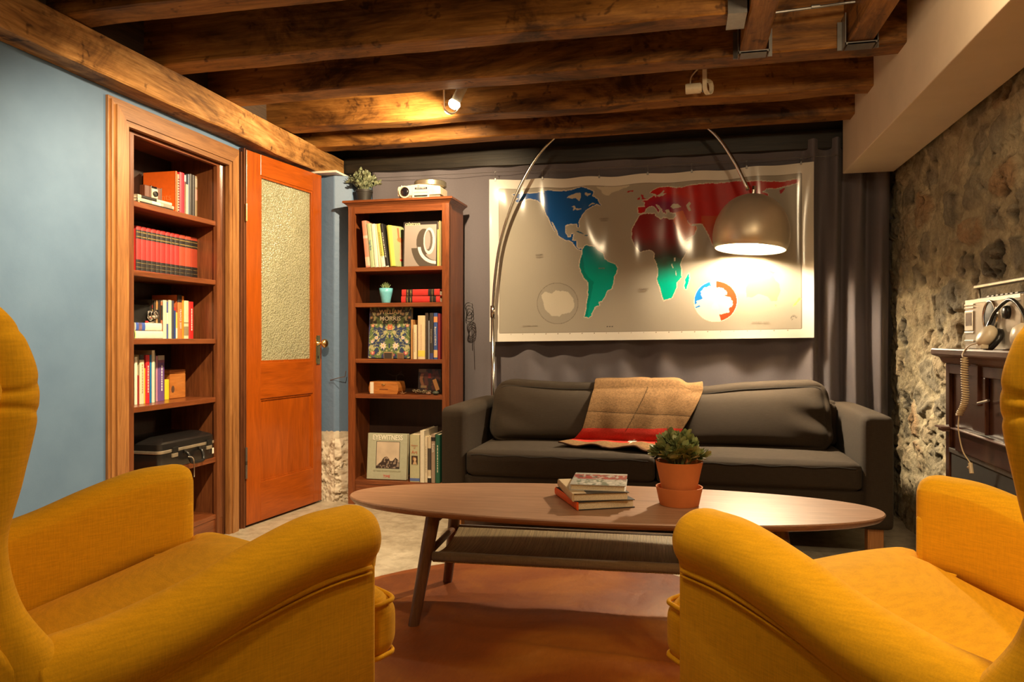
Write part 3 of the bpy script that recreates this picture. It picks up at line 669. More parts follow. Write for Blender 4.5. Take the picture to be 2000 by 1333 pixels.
# dome: about 0.4 m across, rim near z 1.46
DR = .198; dz0 = 1.458; prof = []
for k in range(15):
    a = k / 14 * PI / 2 ; prof.append((max(.0001, DR * math.sin(a) ** .92), dz0 + .06 + .225 * math.cos(a)))
prof = [(0 if r < .001 else r, z) for r, z in prof] + [(DR * .995, dz0 + .035), (DR * .97, dz0 + .012), (DR * .925, dz0 - .008)]
inn = [(max(0, r - .004), z - .003) for r, z in prof]
bm = nb(); full = prof + inn[::-1]
tilt = Matrix.Translation(LAMP - L0 + Vector((0, 0, dz0))) @ Matrix.Rotation(R(4), 4, 'Y') @ Matrix.Rotation(R(-3), 4, 'X') @ Matrix.Translation((0, 0, -dz0))
lathe(bm, full, n=56, cap=False, m=tilt); bmesh.ops.remove_doubles(bm, verts=bm.verts, dist=1e-5)
for f in bm.faces:
    pass
sh = obj('lamp_shade', bm, pl('satin_chrome', (.80, .70, .54), .38, .55, noise_amt=.02), lr, smooth=True)
bm = nb(); lathe(bm, [(.010, dz0 + .285), (.012, dz0 + .31), (.010, dz0 + .33)], n=16, m=tilt); obj('shade_fitting', bm, M_chrome, lr)
bm = nb(); lathe(bm, [(0, -.050), (.018, -.047), (.033, -.03), (.036, -.008), (.028, .015), (.014, .04), (.013, .08), (0, .08)], c=(0, 0, dz0 + .072), n=20, m=tilt)
t = NT('bulb_glass'); t.set(Base_Color=(1, .9, .7), Emission_Color=(1, .80, .5)); t.b.inputs['Emission Color'].default_value = (1, .80, .53, 1); t.b.inputs['Emission Strength'].default_value = 780
ob = obj('bulb', bm, t.m, lr, smooth=True); ob.visible_shadow = True

# ================================================================ CEILING SPOTLIGHTS
def spot(label, loc, rotcan, lit):
    rt = thing('ceiling_spotlight', label, 'spotlight', loc, 0, 'ceiling spotlights')
    if lit:
        # bracket ring seen edge-on, can pointing down to the left
        m = Matrix.Rotation(R(-58), 4, 'Y')
    return rt
rt = thing('ceiling_spotlight', 'glowing cream spotlight aimed down and left from the rough timber joist', 'spotlight', (-1.075, 3.46, 2.14), 0, 'ceiling spotlights')
bm = nb(); m_ = Matrix.Rotation(R(28), 4, 'Y')
lathe(bm, [(.0, .11), (.020, .108), (.024, .10), (.024, -.02), (.021, -.02), (.021, .09), (0, .09)], n=24, m=m_); obj('lamp_can', bm, M_white, rt, angle=40)
bm = nb(); ring = []
for k in range(25):
    a = PI + PI * k / 24; ring.append((.036 * math.cos(a), .035 * math.sin(a)))
ring = [(-.036, .16)] + ring + [(.036, .0)]
secs = [[(x - .0, -.016, z), (x, .016, z), (x * .93, .016, z * .93 if z < 0 else z), (x * .93, -.016, z * .93 if z < 0 else z)] for x, z in ring]
loft(bm, secs); xf(bm, Matrix.Translation((-.03, 0, -.035)) @ Matrix.Rotation(R(28), 4, 'Z')); obj('bracket', bm, M_white, rt)
bm = nb(); lathe(bm, [(0, -.052), (.014, -.050), (.026, -.040), (.030, -.024), (.024, -.012), (0, -.012)], n=24, m=m_); t = emis('spot_bulb', (1, .82, .52), 30); obj('bulb', bm, t, rt, smooth=True)
bm = nb(); tube(bm, [(-.05, 0, .12), (-.05, 0, .215)], .006, 8); box(bm, (-.08, -.02, .205), (.02, .02, .219), .003); obj('mount', bm, M_white, rt)
# the dark one
q = aY(1366, 172, 3.44)
rt = thing('ceiling_spotlight', 'unlit cream spotlight with a round bracket pointing left in front of the joist', 'spotlight', q, 0, 'ceiling spotlights')
m_ = Matrix.Rotation(R(-91), 4, 'Y')
bm = nb(); lathe(bm, [(0, .062), (.021, .061), (.023, .055), (.023, -.006), (.018, -.006), (.018, -.01), (0, -.01)], n=24, m=m_); obj('lamp_can', bm, M_cream, rt, angle=40)
bm = nb(); lathe(bm, [(0, -.012), (.020, -.012), (.020, -.024), (.010, -.03), (0, -.03)], n=20, m=m_); obj('lens', bm, M_glassd, rt)
bm = nb(); secs = []
for k in range(33):
    a = PI + PI * k / 32; secs.append((.032 * math.cos(a), .032 * math.sin(a)))
secs = [(-.032, .12)] + secs + [(.032, .012), (.022, .03), (0, .034), (-.028, .03)]
loft(bm, [[(-.010, y, z), (.010, y, z), (.010, y * .82, z * .82 if z < .05 else z), (-.010, y * .82, z * .82 if z < .05 else z)] for y, z in secs]); xf(bm, Matrix.Translation((.038, 0, 0)) @ Matrix.Rotation(R(-32), 4, 'Z')); obj('bracket', bm, M_cream, rt)
bm = nb(); tube(bm, crom([(-.04, 0, .022), (-.036, 0, .05), (-.018, 0, .075), (.01, 0, .10)], 5), .0032, 6); obj('cord', bm, M_cream, rt)
bm = nb(); box(bm, (-.02, -.02, .10), (.06, .02, 2.358 - q.z), .004); obj('mount', bm, M_cream, rt)

# ================================================================ RUG
def rug_edge(a):
    r = 1 + .10 * math.sin(3 * a + .5) + .07 * math.sin(5 * a + 1.2) + .03 * math.sin(9 * a)
    return r
bm = nb(); cx_, cy_ = -.30, 2.05; NA, NR = 120, 46; ringsv = []
cv = bm.verts.new((cx_, cy_, .012))
def rugz(x, y):
    z = .010 + .016 * max(0, noise.noise(Vector((x * 1.3 + y * .9, y * 4.2 - x * .8, 2.2)))) ** 1 + .004 * noise.noise(Vector((x * 7, y * 9, 1)))
    z += .024 * math.exp(-((y - 2.55 + .18 * (x + .2)) / .030) ** 2) * math.exp(-((x - .1) / .42) ** 2) + .022 * math.exp(-((y - 2.2 + .10 * x) / .035) ** 2) * math.exp(-((x + .1) / .5) ** 2)
    z += .022 * math.exp(-((y - 2.52 - .35 * (x + .9)) / .03) ** 2) * math.exp(-((x + .95) / .22) ** 2)
    return max(.004, z)
for j in range(1, NR + 1):
    ring = []
    for i in range(NA):
        a = 2 * PI * i / NA; f = j / NR; rx = 1.12 * rug_edge(a) * f; ry = 1.17 * rug_edge(a + .7) * f
        x, y = cx_ + rx * math.cos(a), cy_ + ry * math.sin(a); y = min(y, 3.22 + .02 * math.sin(x * 9)); ring.append(bm.verts.new((x, y, rugz(x, y) if j < NR else .001)))
    ringsv.append(ring)
for i in range(NA): bm.faces.new((cv, ringsv[0][i], ringsv[0][(i + 1) % NA]))
for a_, b_ in zip(ringsv, ringsv[1:]):
    for i in range(NA): bm.faces.new((a_[i], a_[(i + 1) % NA], b_[(i + 1) % NA], b_[i]))
t = NT('cowhide'); co = t.coord((1, 1, 1)); n = t.noise(co, 1.8, 5, .6, .6); n2 = t.noise(t.coord((1, .15, 1)), 150, 2)
c = t.ramp(n, [(.30, (.15, .030, .002)), (.48, (.25, .060, .004)), (.62, (.36, .115, .010)), (.74, (.52, .24, .06))])
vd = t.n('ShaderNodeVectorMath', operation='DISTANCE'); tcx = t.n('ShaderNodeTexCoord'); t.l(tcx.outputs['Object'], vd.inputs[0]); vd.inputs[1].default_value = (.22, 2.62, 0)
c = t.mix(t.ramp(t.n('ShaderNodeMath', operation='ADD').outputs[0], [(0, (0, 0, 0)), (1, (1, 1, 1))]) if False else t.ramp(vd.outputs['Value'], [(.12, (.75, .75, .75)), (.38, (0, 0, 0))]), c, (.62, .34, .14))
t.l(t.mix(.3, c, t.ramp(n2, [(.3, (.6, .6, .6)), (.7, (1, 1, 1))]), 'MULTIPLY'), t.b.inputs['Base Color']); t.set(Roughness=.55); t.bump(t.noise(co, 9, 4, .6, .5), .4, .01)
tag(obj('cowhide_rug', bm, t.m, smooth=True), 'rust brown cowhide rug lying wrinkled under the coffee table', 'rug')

# ================================================================ COFFEE TABLE
tc_ = Vector((-.278, 2.612, 0)); trz = R(3.3)
tr = thing('coffee_table', 'long oval walnut coffee table with a woven cord shelf', 'coffee table', tc_, trz)
A_, B_ = .925, .30; TZ = .40
def oval(a, k=1, s=0): c_, s_ = math.cos(a), math.sin(a); e = 2 / 2.12; return ((A_ * k + s) * math.copysign(abs(c_) ** e, c_), (B_ * k + s) * math.copysign(abs(s_) ** e, s_))
bm = nb(); N = 128; secs = []
for (s, z) in ((-.026, TZ - .026), (-.012, TZ - .021), (-.002, TZ - .010), (0, TZ - .004), (-.003, TZ)):
    secs.append([(oval(2 * PI * k / N, 1, s)[0], oval(2 * PI * k / N, 1, s)[1], z) for k in range(N)])
loft(bm, secs); obj('table_top', bm, M_table, tr, angle=50)
legs = []
for sx_ in (-1, 1):
    for sy_ in (-1, 1):
        bm = nb(); a_ = Vector((sx_ * .565, sy_ * .165, TZ - .024)); b_ = Vector((sx_ * .62, sy_ * .225, 0))
        tube(bm, [a_ + (b_ - a_) * k / 6 for k in range(7)], lambda t_: .025 - .007 * t_, 20); obj('leg', bm, M_tleg, tr, angle=50)
SZ = .235
bm = nb()
for sy_ in (-1, 1): tube(bm, [(-.585, sy_ * .182, SZ), (.585, sy_ * .182, SZ)], .012, 12)
for sx_ in (-1, 1): tube(bm, [(sx_ * .585, -.182, SZ), (sx_ * .585, .182, SZ)], .012, 12); 
obj('shelf_frame', bm, M_tleg, tr, smooth=True)
bm = nb()
for sy_ in (-1, 1): tube(bm, [(-.54, sy_ * .13, TZ - .035), (.54, sy_ * .13, TZ - .035)], .014, 8)
for sx_ in (-1, 1): box(bm, (sx_ * .56 - .02, -.17, TZ - .05), (sx_ * .56 + .02, .17, TZ - .02), .004)
obj('apron', bm, M_tleg, tr)
def weave(u, v):
    x = (u - .5) * 1.12; th = v * 2 * PI; 
    # cords wrap over the far rail, dip in the middle and wrap under the near rail
    prof_v = (v - .5) * 2; y = prof_v * .196; sag = .030 * (1 - prof_v ** 2); z = SZ + .0135 - sag + .0015 * np.abs(np.sin(x * 575))
    edge = np.clip((np.abs(prof_v) - .92) / .08, 0, 1); z = z - edge ** 2 * .030; y = y - np.sign(prof_v) * 0 * edge
    return x, y, z
def weavec(u, v):
    x = (u - .5) * 1.12; k = (np.sin(x * 1150 + 1.2 * np.sin(v * 3 + x * 40)) > -.35) * .5 + .5; r_ = fbm(u * 300, v * 2, 1, 3)
    c0 = np.array((.50, .36, .17)) ; return c0 * (k * (.62 + .55 * r_))[..., None]
wv = obj('woven_cord_shelf', sheet(1, 1, 700, 26, weavec, weave), attr_mat('paper_cord', .6, .4), tr)
md = wv.modifiers.new('s', 'SOLIDIFY'); md.thickness = .008; md.offset = -1
bm = nb()
for sy_ in (-1, 1):
    tube(bm, [(-.562, sy_ * .186, SZ - .002), (.562, sy_ * .186, SZ - .002)], .0165, 10)
obj('cord_wrapping', bm, fabric('cord_wrap', (.17, .10, .045), var=.3, scale=300, weave=True), wv, smooth=True)
# ================================================================ SOFA
SX0, SX1, SY0, SY1 = -1.165, .887, 3.47, 4.33
sr = thing('sofa', 'long charcoal grey fabric sofa on wooden block legs', 'sofa', ((SX0 + SX1) / 2, (SY0 + SY1) / 2, 0))
def sl(x, y, z): return (x - (SX0 + SX1) / 2, y - (SY0 + SY1) / 2, z)
def wr_(amp, s, seed):
    def f(P, p): 
        n_ = noise.noise(Vector((P.x * s + seed, P.y * s * .8, P.z * s * 1.6))); n2_ = noise.noise(Vector((P.x * s * 2.7, P.y * s * 2 + seed, P.z * s * 3)))
        d = P.normalized() if P.length > 0 else P; return P + Vector((0, -1, .5)) * (amp * n_ + amp * .4 * n2_)
    return f
bm = nb(); pillow(bm, sl(SX0 + .05, SY0 + .02, .14), sl(SX1 - .05, SY1 - .02, .31), .012, n=6); obj('base', bm, M_sofa, sr, smooth=True)
for x0, x1 in ((SX0, SX0 + .125), (SX1 - .125, SX1)):
    bm = nb(); pillow(bm, sl(x0, SY0, .14), sl(x1, SY1 - .03, .635), .028, (.004, .004, .006), n=16); obj('arm', bm, M_sofa, sr, smooth=True)
bm = nb(); pillow(bm, sl(SX0 + .10, SY1 - .17, .14), sl(SX1 - .10, SY1, .655), .04, n=12); obj('back_frame', bm, M_sofa, sr, smooth=True)
XM = aY(1280, 890, SY0).x
for k, (x0, x1) in enumerate(((SX0 + .128, XM - .003), (XM + .003, SX1 - .128))):
    bm = nb(); pillow(bm, sl(x0, SY0 + .005, .305), sl(x1, SY1 - .17, .428), .028, (.003, .012, .018), n=22, fn=wr_(.004, 3, k * 9))
    sc = obj('seat_cushion', bm, M_sofa, sr, smooth=True)
    bm = nb(); tube(bm, [sl(x0 + .03 + (x1 - x0 - .06) * i / 30, SY0 - .0005 - .010 * (1 - (2 * i / 30 - 1) ** 2), .409 + .003 * math.sin(i)) for i in range(31)], .0022, 6); obj('piping', bm, pl('sofa_seam', (.02, .018, .016), .8), sc)
XB = aY(1325, 800, 4.0).x
cush = []
for k, (x0, x1) in enumerate(((SX0 + .155, XB - .004), (XB + .004, SX1 - .185))):
    def shape(P, p, k=k):
        # lean back, sag in the middle, puckers near the bottom corners
        t_ = (P.z - .42) / .32
        P = P + Vector((0, (.04 + .18 * (.5 - .5 * p.y)) * max(0, t_) ** .8 + .01 * t_, 0))
        ux = p.x
        if p.z > 0: P.z += (-.020 * math.exp(-((ux + (.1 if k == 0 else .6)) / .55) ** 2) + .010 * abs(ux) ** 3) * p.z + (.018 * ux if k == 1 else -.004 * ux) * p.z
        n_ = noise.noise(Vector((P.x * 3 + 5 * k, P.z * 4, 1.7))); w_ = math.exp(-((ux - (.85 if k == 1 else -.9)) / .35) ** 2)
        P.y += .006 * n_ * (1 if p.y < 0 else 0)
        if p.y < 0: P.y += -.011 * w_ * math.sin(P.x * 16 + P.z * 52) * (1 - p.z ** 2) * (1 if k == 1 else .45)
        return P
    bm = nb(); pillow(bm, sl(x0, 3.735, .428), sl(x1, 4.14, .735), .075, (.012, .05, .016), n=30, fn=shape)
    bc = obj('back_cushion', bm, M_sofa, sr, smooth=True); cush.append(bc)
    # seam line along the top front edge
    dgm = BVHTree.FromPolygons([v.co for v in bc.data.vertices], [p.vertices for p in bc.data.polygons]); pts = []
    for i in range(41):
        x_ = sl(x0, 0, 0)[0] + .035 + (x1 - x0 - .07) * i / 40
        hit = dgm.ray_cast(Vector((x_, -1.2, sl(0, 0, .725)[2] - .0)), Vector((0, 1, -.012)))
        hit2 = max((dgm.ray_cast(Vector((x_, sl(0, 3.86 + .02 * q, 0)[1], 1.5)), Vector((0, 0, -1))) for q in range(14)), key=lambda h_: h_[0].z if h_[0] else -1)
        if hit2[0]:
            zt_ = hit2[0].z - .030; h3 = dgm.ray_cast(Vector((x_, -1.2, zt_)), Vector((0, 1, 0)))
            if h3[0]: pts.append(h3[0] + Vector((0, -.0005, 0)))
    bm = nb(); tube(bm, pts, .0022, 6); obj('piping', bm, pl('sofa_seam', (.02, .018, .016), .8), bc)
    bc['bv'] = 0; del bc['bv']
# tucked corner of another cushion beside the right arm
bm = nb(); pillow(bm, sl(SX1 - .185, 4.02, .43), sl(SX1 - .128, 4.17, .64), .025, n=8); obj('side_bolster', bm, M_sofa, sr, smooth=True)
for x in (SX0 + .035, SX1 - .105):
    for y in (SY0 + .03, SY1 - .10):
        obj('leg', bx(sl(x, y, 0), sl(x + .065, y + .06, .142), .003), M_sleg, sr)

# ================================================================ BLANKET over the sofa back
bpy.context.view_layer.update()
allv, allf = [], []
for o_ in sr.children:
    if o_.name.startswith(('back_cushion', 'seat_cushion', 'back_frame', 'base')):
        b0 = len(allv); allv += [Vector(v.co) + sr.location for v in o_.data.vertices]; allf += [[i + b0 for i in p.vertices] for p in o_.data.polygons]
BV = BVHTree.FromPolygons(allv, allf)
tl, trr = aY(1166, 757, 4.10).x, aY(1372, 754, 4.10).x
bl, br = aY(1090, 880, 3.60).x, aY(1300, 890, 3.54).x
NU, NV = 90, 130; blv = []
def bl_pt(u, v):
    # v 0 behind the back, .18 over the crest, .18-.72 down the cushion, rest on the seat
    if v < .20: f = v / .20; o_ = Vector((0, 4.125 - .175 * f, 1.2)); d_ = Vector((0, 0, -1))
    elif v < .88:
        f = (v - .20) / .68; zt_ = .715 - f * .265; o_ = Vector((0, 3.2, zt_)); d_ = Vector((0, 1, 0))
    else: f = (v - .88) / .12; o_ = Vector((0, 3.675 - f * (.075 + .07 * u), 1.0)); d_ = Vector((0, 0, -1))
    vv = max(0, (v - .22) / .78); xl = tl + (bl - tl) * (vv ** 1.25 * .45 + .55 * max(0, (v - .72) / .28) ** 1.1 + 0); xr = trr + (br - trr) * vv ** 1.15
    x = xl + (xr - xl) * u; o_.x = x
    h = None
    for dx in (-.06, -.03, 0, .03, .06):
        q_ = BV.ray_cast(o_ + Vector((dx, 0, 0)), d_)
        if q_[0] is not None and (h is None or q_[3] < h[3]): h = q_
    if h is not None: h = (Vector((x, h[0].y, h[0].z)),)
    if h is None: return Vector((x, 4.0, .46))
    amp = .5 + .5 * v
    fold = .007 * math.sin(u * 19 + 3 * v + 1.5 * math.sin(v * 5)) * amp * (1 if v > .3 else .4) + .010 * math.exp(-((u - .62 - .16 * (v - .3)) / .05) ** 2) * min(1, max(0, (v - .28) * 6)) + .008 * math.exp(-((u - .86 - .2 * (v - .5)) / .05) ** 2) * min(1, max(0, (v - .28) * 6))
    crease = -.004 * math.exp(-((u - .52 + .10 * v) / .012) ** 2) - .004 * math.exp(-((v - .50 - .04 * u) / .012) ** 2)
    return h[0] - d_ * (.017 + fold + crease)
G = [[bl_pt(i / (NU - 1), j / (NV - 1)) for i in range(NU)] for j in range(NV)]
for _ in range(16):    # let the cloth bridge the hollows
    G2 = [[p.copy() for p in r_] for r_ in G]
    for j in range(1, NV - 1):
        for i in range(NU):
            a_ = (G[j - 1][i] + G[j + 1][i]) / 2
            if 0 < i < NU - 1: a_ = a_ * .6 + (G[j][i - 1] + G[j][i + 1]) * .2
            G2[j][i] = G[j][i] * .5 + a_ * .5
    G = G2
for j in range(NV):
    for i in range(NU):
        p = G[j][i]; h = BV.find_nearest(p, .03)
        if h[0] is not None and (p - h[0]).dot(h[1]) < .009: G[j][i] = h[0] + h[1] * .009
def bls(u, v):
    X = np.array([[G[j][i].x for i in range(NU)] for j in range(NV)]); Y = np.array([[G[j][i].y for i in range(NU)] for j in range(NV)]); Z = np.array([[G[j][i].z for i in range(NU)] for j in range(NV)])
    return X, Y, Z
def blc(u, v):
    base = np.array((.20, .115, .052)) * (.62 + .75 * fbm(u * 90, v * 120, 1, 7, 3))[..., None]
    red = np.array((.46, .035, .022)) * (.8 + .4 * fbm(u * 90, v * 120, 1, 8, 3))[..., None]
    k = v + .02 * (u - .5)
    c = np.where(((k > .70) & (k < .885))[..., None], red, base)
    c = np.where((k > .985)[..., None], np.array((.10, .05, .03)), c)
    cx2, cv2 = .60, .865
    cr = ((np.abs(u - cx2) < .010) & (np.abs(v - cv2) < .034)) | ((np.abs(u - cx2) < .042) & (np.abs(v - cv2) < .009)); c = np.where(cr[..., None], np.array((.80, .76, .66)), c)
    dk = (np.abs(u - .52 + .10 * v) < .006) & (v > .2) & (v < .74) | (np.abs(v - .50 - .04 * u) < .006); return np.where(dk[..., None], c * .45, c)  # dk: crease shade painted as darker lines along the folds
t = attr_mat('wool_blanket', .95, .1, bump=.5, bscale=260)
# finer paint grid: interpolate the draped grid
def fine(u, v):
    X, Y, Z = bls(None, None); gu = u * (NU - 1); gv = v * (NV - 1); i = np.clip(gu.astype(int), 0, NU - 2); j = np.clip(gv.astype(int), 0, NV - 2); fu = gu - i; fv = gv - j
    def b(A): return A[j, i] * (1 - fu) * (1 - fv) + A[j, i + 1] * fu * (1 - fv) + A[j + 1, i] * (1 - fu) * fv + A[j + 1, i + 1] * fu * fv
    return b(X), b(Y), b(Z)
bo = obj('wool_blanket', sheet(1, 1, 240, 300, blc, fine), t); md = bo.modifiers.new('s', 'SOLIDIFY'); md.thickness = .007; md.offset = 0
tag(bo, 'brown wool blanket with a red stripe and white cross draped over the sofa', 'blanket')

# ================================================================ WING CHAIRS
def sweep_yz(bm, path, hw, hh, xc, n=20, dome=True, sub=8, creases=()):
    """path (y,z) centre line; section half-width hw in X and hh across the path"""
    P = crom([Vector((0, y, z)) for y, z in path], sub); m = len(P); secs = []
    L = [0]
    for a_, b_ in zip(P, P[1:]): L.append(L[-1] + (b_ - a_).length)
    for i, p in enumerate(P):
        t_ = (P[min(i + 1, m - 1)] - P[max(i - 1, 0)]).normalized(); nrm = Vector((0, -t_.z, t_.y)); s = L[i] / L[-1]
        k = 1.0
        if dome:
            e = .045; d0 = L[i]; d1 = L[-1] - L[i]
            for d in (d0, d1):
                if d < e: k = min(k, math.sqrt(max(.0, 1 - (1 - d / e) ** 2)) * .86 + .14)
        w_ = hw(s) if callable(hw) else hw; h_ = hh(s) if callable(hh) else hh; xx = xc(s) if callable(xc) else xc
        sec = []
        for q in range(n):
            a = 2 * PI * q / n; ca, sa = math.cos(a), math.sin(a); e_ = 2 / 2.5
            kc = 1 - sum(.045 * math.exp(-((p.z - cz_ - sl_ * ca) / .0055) ** 2) for cz_, sl_ in creases)
            sec.append(Vector((xx + w_ * k * kc * math.copysign(abs(ca) ** e_, ca), p.y, p.z)) + nrm * (h_ * k * kc * math.copysign(abs(sa) ** e_, sa)))
        secs.append(sec)
    return loft(bm, secs), P
def wing_chair(label, lat, d, th):
    u_ = (math.sin(th), math.cos(th)); o_ = cw(lat - .42 * u_[0], d - .42 * u_[1]); fw = cw(*u_)
    rt = thing('wing_chair', label, 'armchair', o_, math.atan2(-fw.x, fw.y), 'mustard yellow wing chairs')
    xa = .398
    for sg in (1, -1):
        # outer side panel below the arm and behind the wing
        top = [(.452, .535), (.30, .535), (.18, .515), (.05, .485), (-.08, .465), (-.15, .47), (-.20, .55), (-.228, .66), (-.212, .80), (-.195, .90), (-.21, .955), (-.27, .995), (-.46, .995)]
        pts = [(.452, .15)] + top + [(-.40, .15)]
        bm = nb(); prism(bm, pts, 0, (xa - .067) * sg, (xa + .030) * sg); bmesh.ops.recalc_face_normals(bm, faces=bm.faces)
        bmesh.ops.triangulate(bm, faces=[f for f in bm.faces if len(f.verts) > 4])
        bv_ = [e for e in bm.edges if len(e.link_faces) == 2 and e.calc_face_angle(0) > 1.2]
        bmesh.ops.bevel(bm, geom=bv_, offset=.012, segments=3, affect='EDGES', profile=.5)
        obj('side_panel', bm, M_yel, rt, angle=45)
        # arm: flat inside, rolled over the top and outwards; section swept along the sloping top line
        tops = [(.470, .588), (.466, .612), (.45, .625), (.42, .632), (.32, .628), (.20, .598), (.08, .560), (-.04, .536), (-.12, .530), (-.155, .524)]
        prof = [(.0, -.27), (.0, -.06), (.005, -.028), (.020, -.008), (.046, .0), (.074, -.003), (.100, -.017), (.116, -.042), (.120, -.068), (.113, -.094), (.102, -.110), (.097, -.135)]
        cl = crom([Vector((x, z, 0)) for x, z in prof], 3)
        P_ = crom([Vector((0, y, z)) for y, z in tops[3:]], 7); secs = []
        def arm_sec(y, z, k, kz):
            c_ = Vector((.062, -.066)); return [Vector(((xa - .068 + c_.x + (q.x - c_.x) * k) * sg, y, z + c_.y + (q.y - c_.y) * kz)) for q in cl]
        front = [(.462, .36), (.460, .62), (.453, .82), (.442, .93), (.430, .98)]
        for y, k in front: secs.append(arm_sec(y, .632, k, k))
        for q in P_: secs.append(arm_sec(q.y, q.z, 1, 1))
        bm = nb(); loft(bm, secs); obj('arm', bm, M_yel, rt, smooth=True)
        path = [(-.112, .428), (-.150, .480), (-.205, .57), (-.228, .68), (-.208, .78), (-.190, .87), (-.194, .93), (-.228, .985), (-.31, 1.005), (-.44, 1.0)]
        bm = nb(); _, Pw = sweep_yz(bm, path, lambda s: .048 + .018 * max(0, 1 - s * 4) ** 1.5, lambda s: .046 + .006 * math.sin(s * PI), lambda s: (xa - .034 + .030 * max(0, 1 - s * 4) ** 1.5) * sg, n=32, sub=24, creases=((.865, .010 * sg), (.908, -.012 * sg), (.955, .016 * sg))); wg = obj('wing', bm, M_yel, rt, smooth=True)
        # piping where the roll meets the panel
        sp = [(.435, .512), (.32, .508), (.18, .485), (.05, .455), (-.08, .425), (-.16, .400), (-.22, .43), (-.262, .52), (-.282, .62), (-.275, .75), (-.255, .86), (-.28, .92), (-.36, .94)]
        bm = nb(); tube(bm, crom([((xa + .0335) * sg, y, z) for y, z in sp], 6), .0048, 8)
        tube(bm, crom([((xa + .0335) * sg, y, z - .011) for y, z in sp], 6), .0030, 8); obj('piping', bm, M_yel, rt, smooth=True)
    # seat deck and front rail
    bm = nb(); pillow(bm, (-.335, -.36, .15), (.335, .44, .22), .02, n=6); pillow(bm, (-.40, .39, .15), (.40, .475, .285), .03, (0, .01, 0), n=8); obj('seat_base', bm, M_yel, rt, smooth=True)
    # T-shaped cushion
    bm = nb()
    def tc(P, p):
        f = 1 / (1 + math.exp(-(P.y - .445) / .006)); P.x *= (.322 + (.395 - .322) * f) / .395; 
        P.z -= .23 * max(0, .40 - P.y) * (1 if P.y < .40 else 0)
        P.z += .012 * (1 - p.x ** 2) * (p.z > .9) + .004 * noise.noise(Vector((P.x * 5, P.y * 5, 0)))
        P.y += .012 * (1 - p.z ** 2) * f; return P
    pillow(bm, (-.395, -.25, .275), (.395, .545, .435), .055, (0, .015, .022), n=34, fn=tc)
    sc = obj('seat_cushion', bm, M_yel, rt, smooth=True)
    for zz in (.413, .302):
        pts = []
        for (x, y) in ((-.318, .34), (-.32, .43), (-.35, .452), (-.388, .462), (-.392, .50), (-.365, .540), (-.2, .556), (0, .560), (.2, .556), (.365, .540), (.392, .50), (.388, .462), (.35, .452), (.32, .43), (.318, .34)): pts.append((x, y, zz + .0))
        bm = nb(); tube(bm, crom(pts, 5), .0052, 8); obj('piping', bm, M_yel, sc, smooth=True)
    # inside back, leaning, and outside back
    bm = nb()
    def bk(P, p): P.y -= .10 * (P.z - .42) / .6; return P
    pillow(bm, (-.345, -.36, .30), (.345, -.215, 1.0), .05, (0, .03, .012), n=20, fn=bk); obj('backrest', bm, M_yel, rt, smooth=True)
    bm = nb(); pillow(bm, (-.42, -.50, .15), (.42, -.42, 1.02), .03, n=8, fn=lambda P, p: P + Vector((0, -.06 * (P.z - .15) / .87 + .03, 0))); obj('outside_back', bm, M_yel, rt, smooth=True)
    for x in (-.33, .33):
        for y in (-.40, .40):
            bm = nb(); tube(bm, [(x, y, .155), (x * 1.03, y * 1.03, 0)], lambda t_: .024 - .009 * t_, 14); obj('leg', bm, M_tleg, rt)
    return rt
wing_chair('mustard yellow wing chair at the left, standing before the blue wall', -.621, 1.758, R(40.2))
wing_chair('mustard yellow wing chair at the right, in front of the stone wall', .723, 1.661, R(-28.2))
# ================================================================ BOOKCASES
def bookcase(name, label, W, D, Ht, shelves, z_open, loc, rz, cornice, ov, oh, sw=.042):
    """local: x along the front, front at y=0 facing -Y, z up"""
    rt = thing(name, label, 'bookcase', loc, rz)
    ms, mh = ov, oh
    for s in (-1, 1):
        x0, x1 = (-W / 2, -W / 2 + .018) if s < 0 else (W / 2 - .018, W / 2)
        obj('side_panel', bx((x0, .012, 0), (x1, D, Ht - .03)), ms, rt)
        bm = nb(); a, b = (-W / 2, -W / 2 + sw) if s < 0 else (W / 2 - sw, W / 2); o_ = -1 if s < 0 else 1
        # fluted stile
        box(bm, (a, .0, 0), (b, .020, Ht - .03))
        e_ = a if s < 0 else b
        for k, (o0, o1) in enumerate(((.001, .006), (.008, .013), (.017, .020))):
            xx = sorted((e_ - o_ * o0, e_ - o_ * o1)); tube(bm, [((xx[0] + xx[1]) / 2, .0, .09), ((xx[0] + xx[1]) / 2, .0, Ht - .035)], (xx[1] - xx[0]) / 2, 8)
        obj('stile', bm, ms, rt)
    obj('top_rail', bx((-W / 2 + sw, .001, z_open), (W / 2 - sw, .02, Ht - .03)), mh, rt)
    if cornice:
        bm = nb(); secs = []
        for (o_, z) in ((.0, Ht - .034), (.006, Ht - .026), (.012, Ht - .022), (.018, Ht - .016), (.026, Ht - .013), (.026, Ht - .003), (.023, Ht)):
            secs.append([Vector((-W / 2 - o_, -o_, z)), Vector((W / 2 + o_, -o_, z)), Vector((W / 2 + o_, D + .004, z)), Vector((-W / 2 - o_, D + .004, z))])
        loft(bm, secs); obj('cornice', bm, mh, rt)
    else: obj('top_board', bx((-W / 2, .02, Ht - .03), (W / 2, D, Ht - .005)), mh, rt)
    obj('back_panel', bx((-W / 2 + .01, D - .008, .05), (W / 2 - .01, D, Ht - .02)), M_back_shade, rt)
    for z in shelves:
        b = bx((-W / 2 + .019, .008, z - .024), (W / 2 - .019, D - .009, z), .0025); obj('shelf', b, mh, rt)
    obj('plinth', bx((-W / 2 + sw, .01, .012), (W / 2 - sw, .03, shelves[-1] - .025)), mh, rt)
    return rt
Z1 = [1.55, 1.26, .972, .685, .391, .111]; Z2 = [1.391, 1.182, .854, .647, .143]
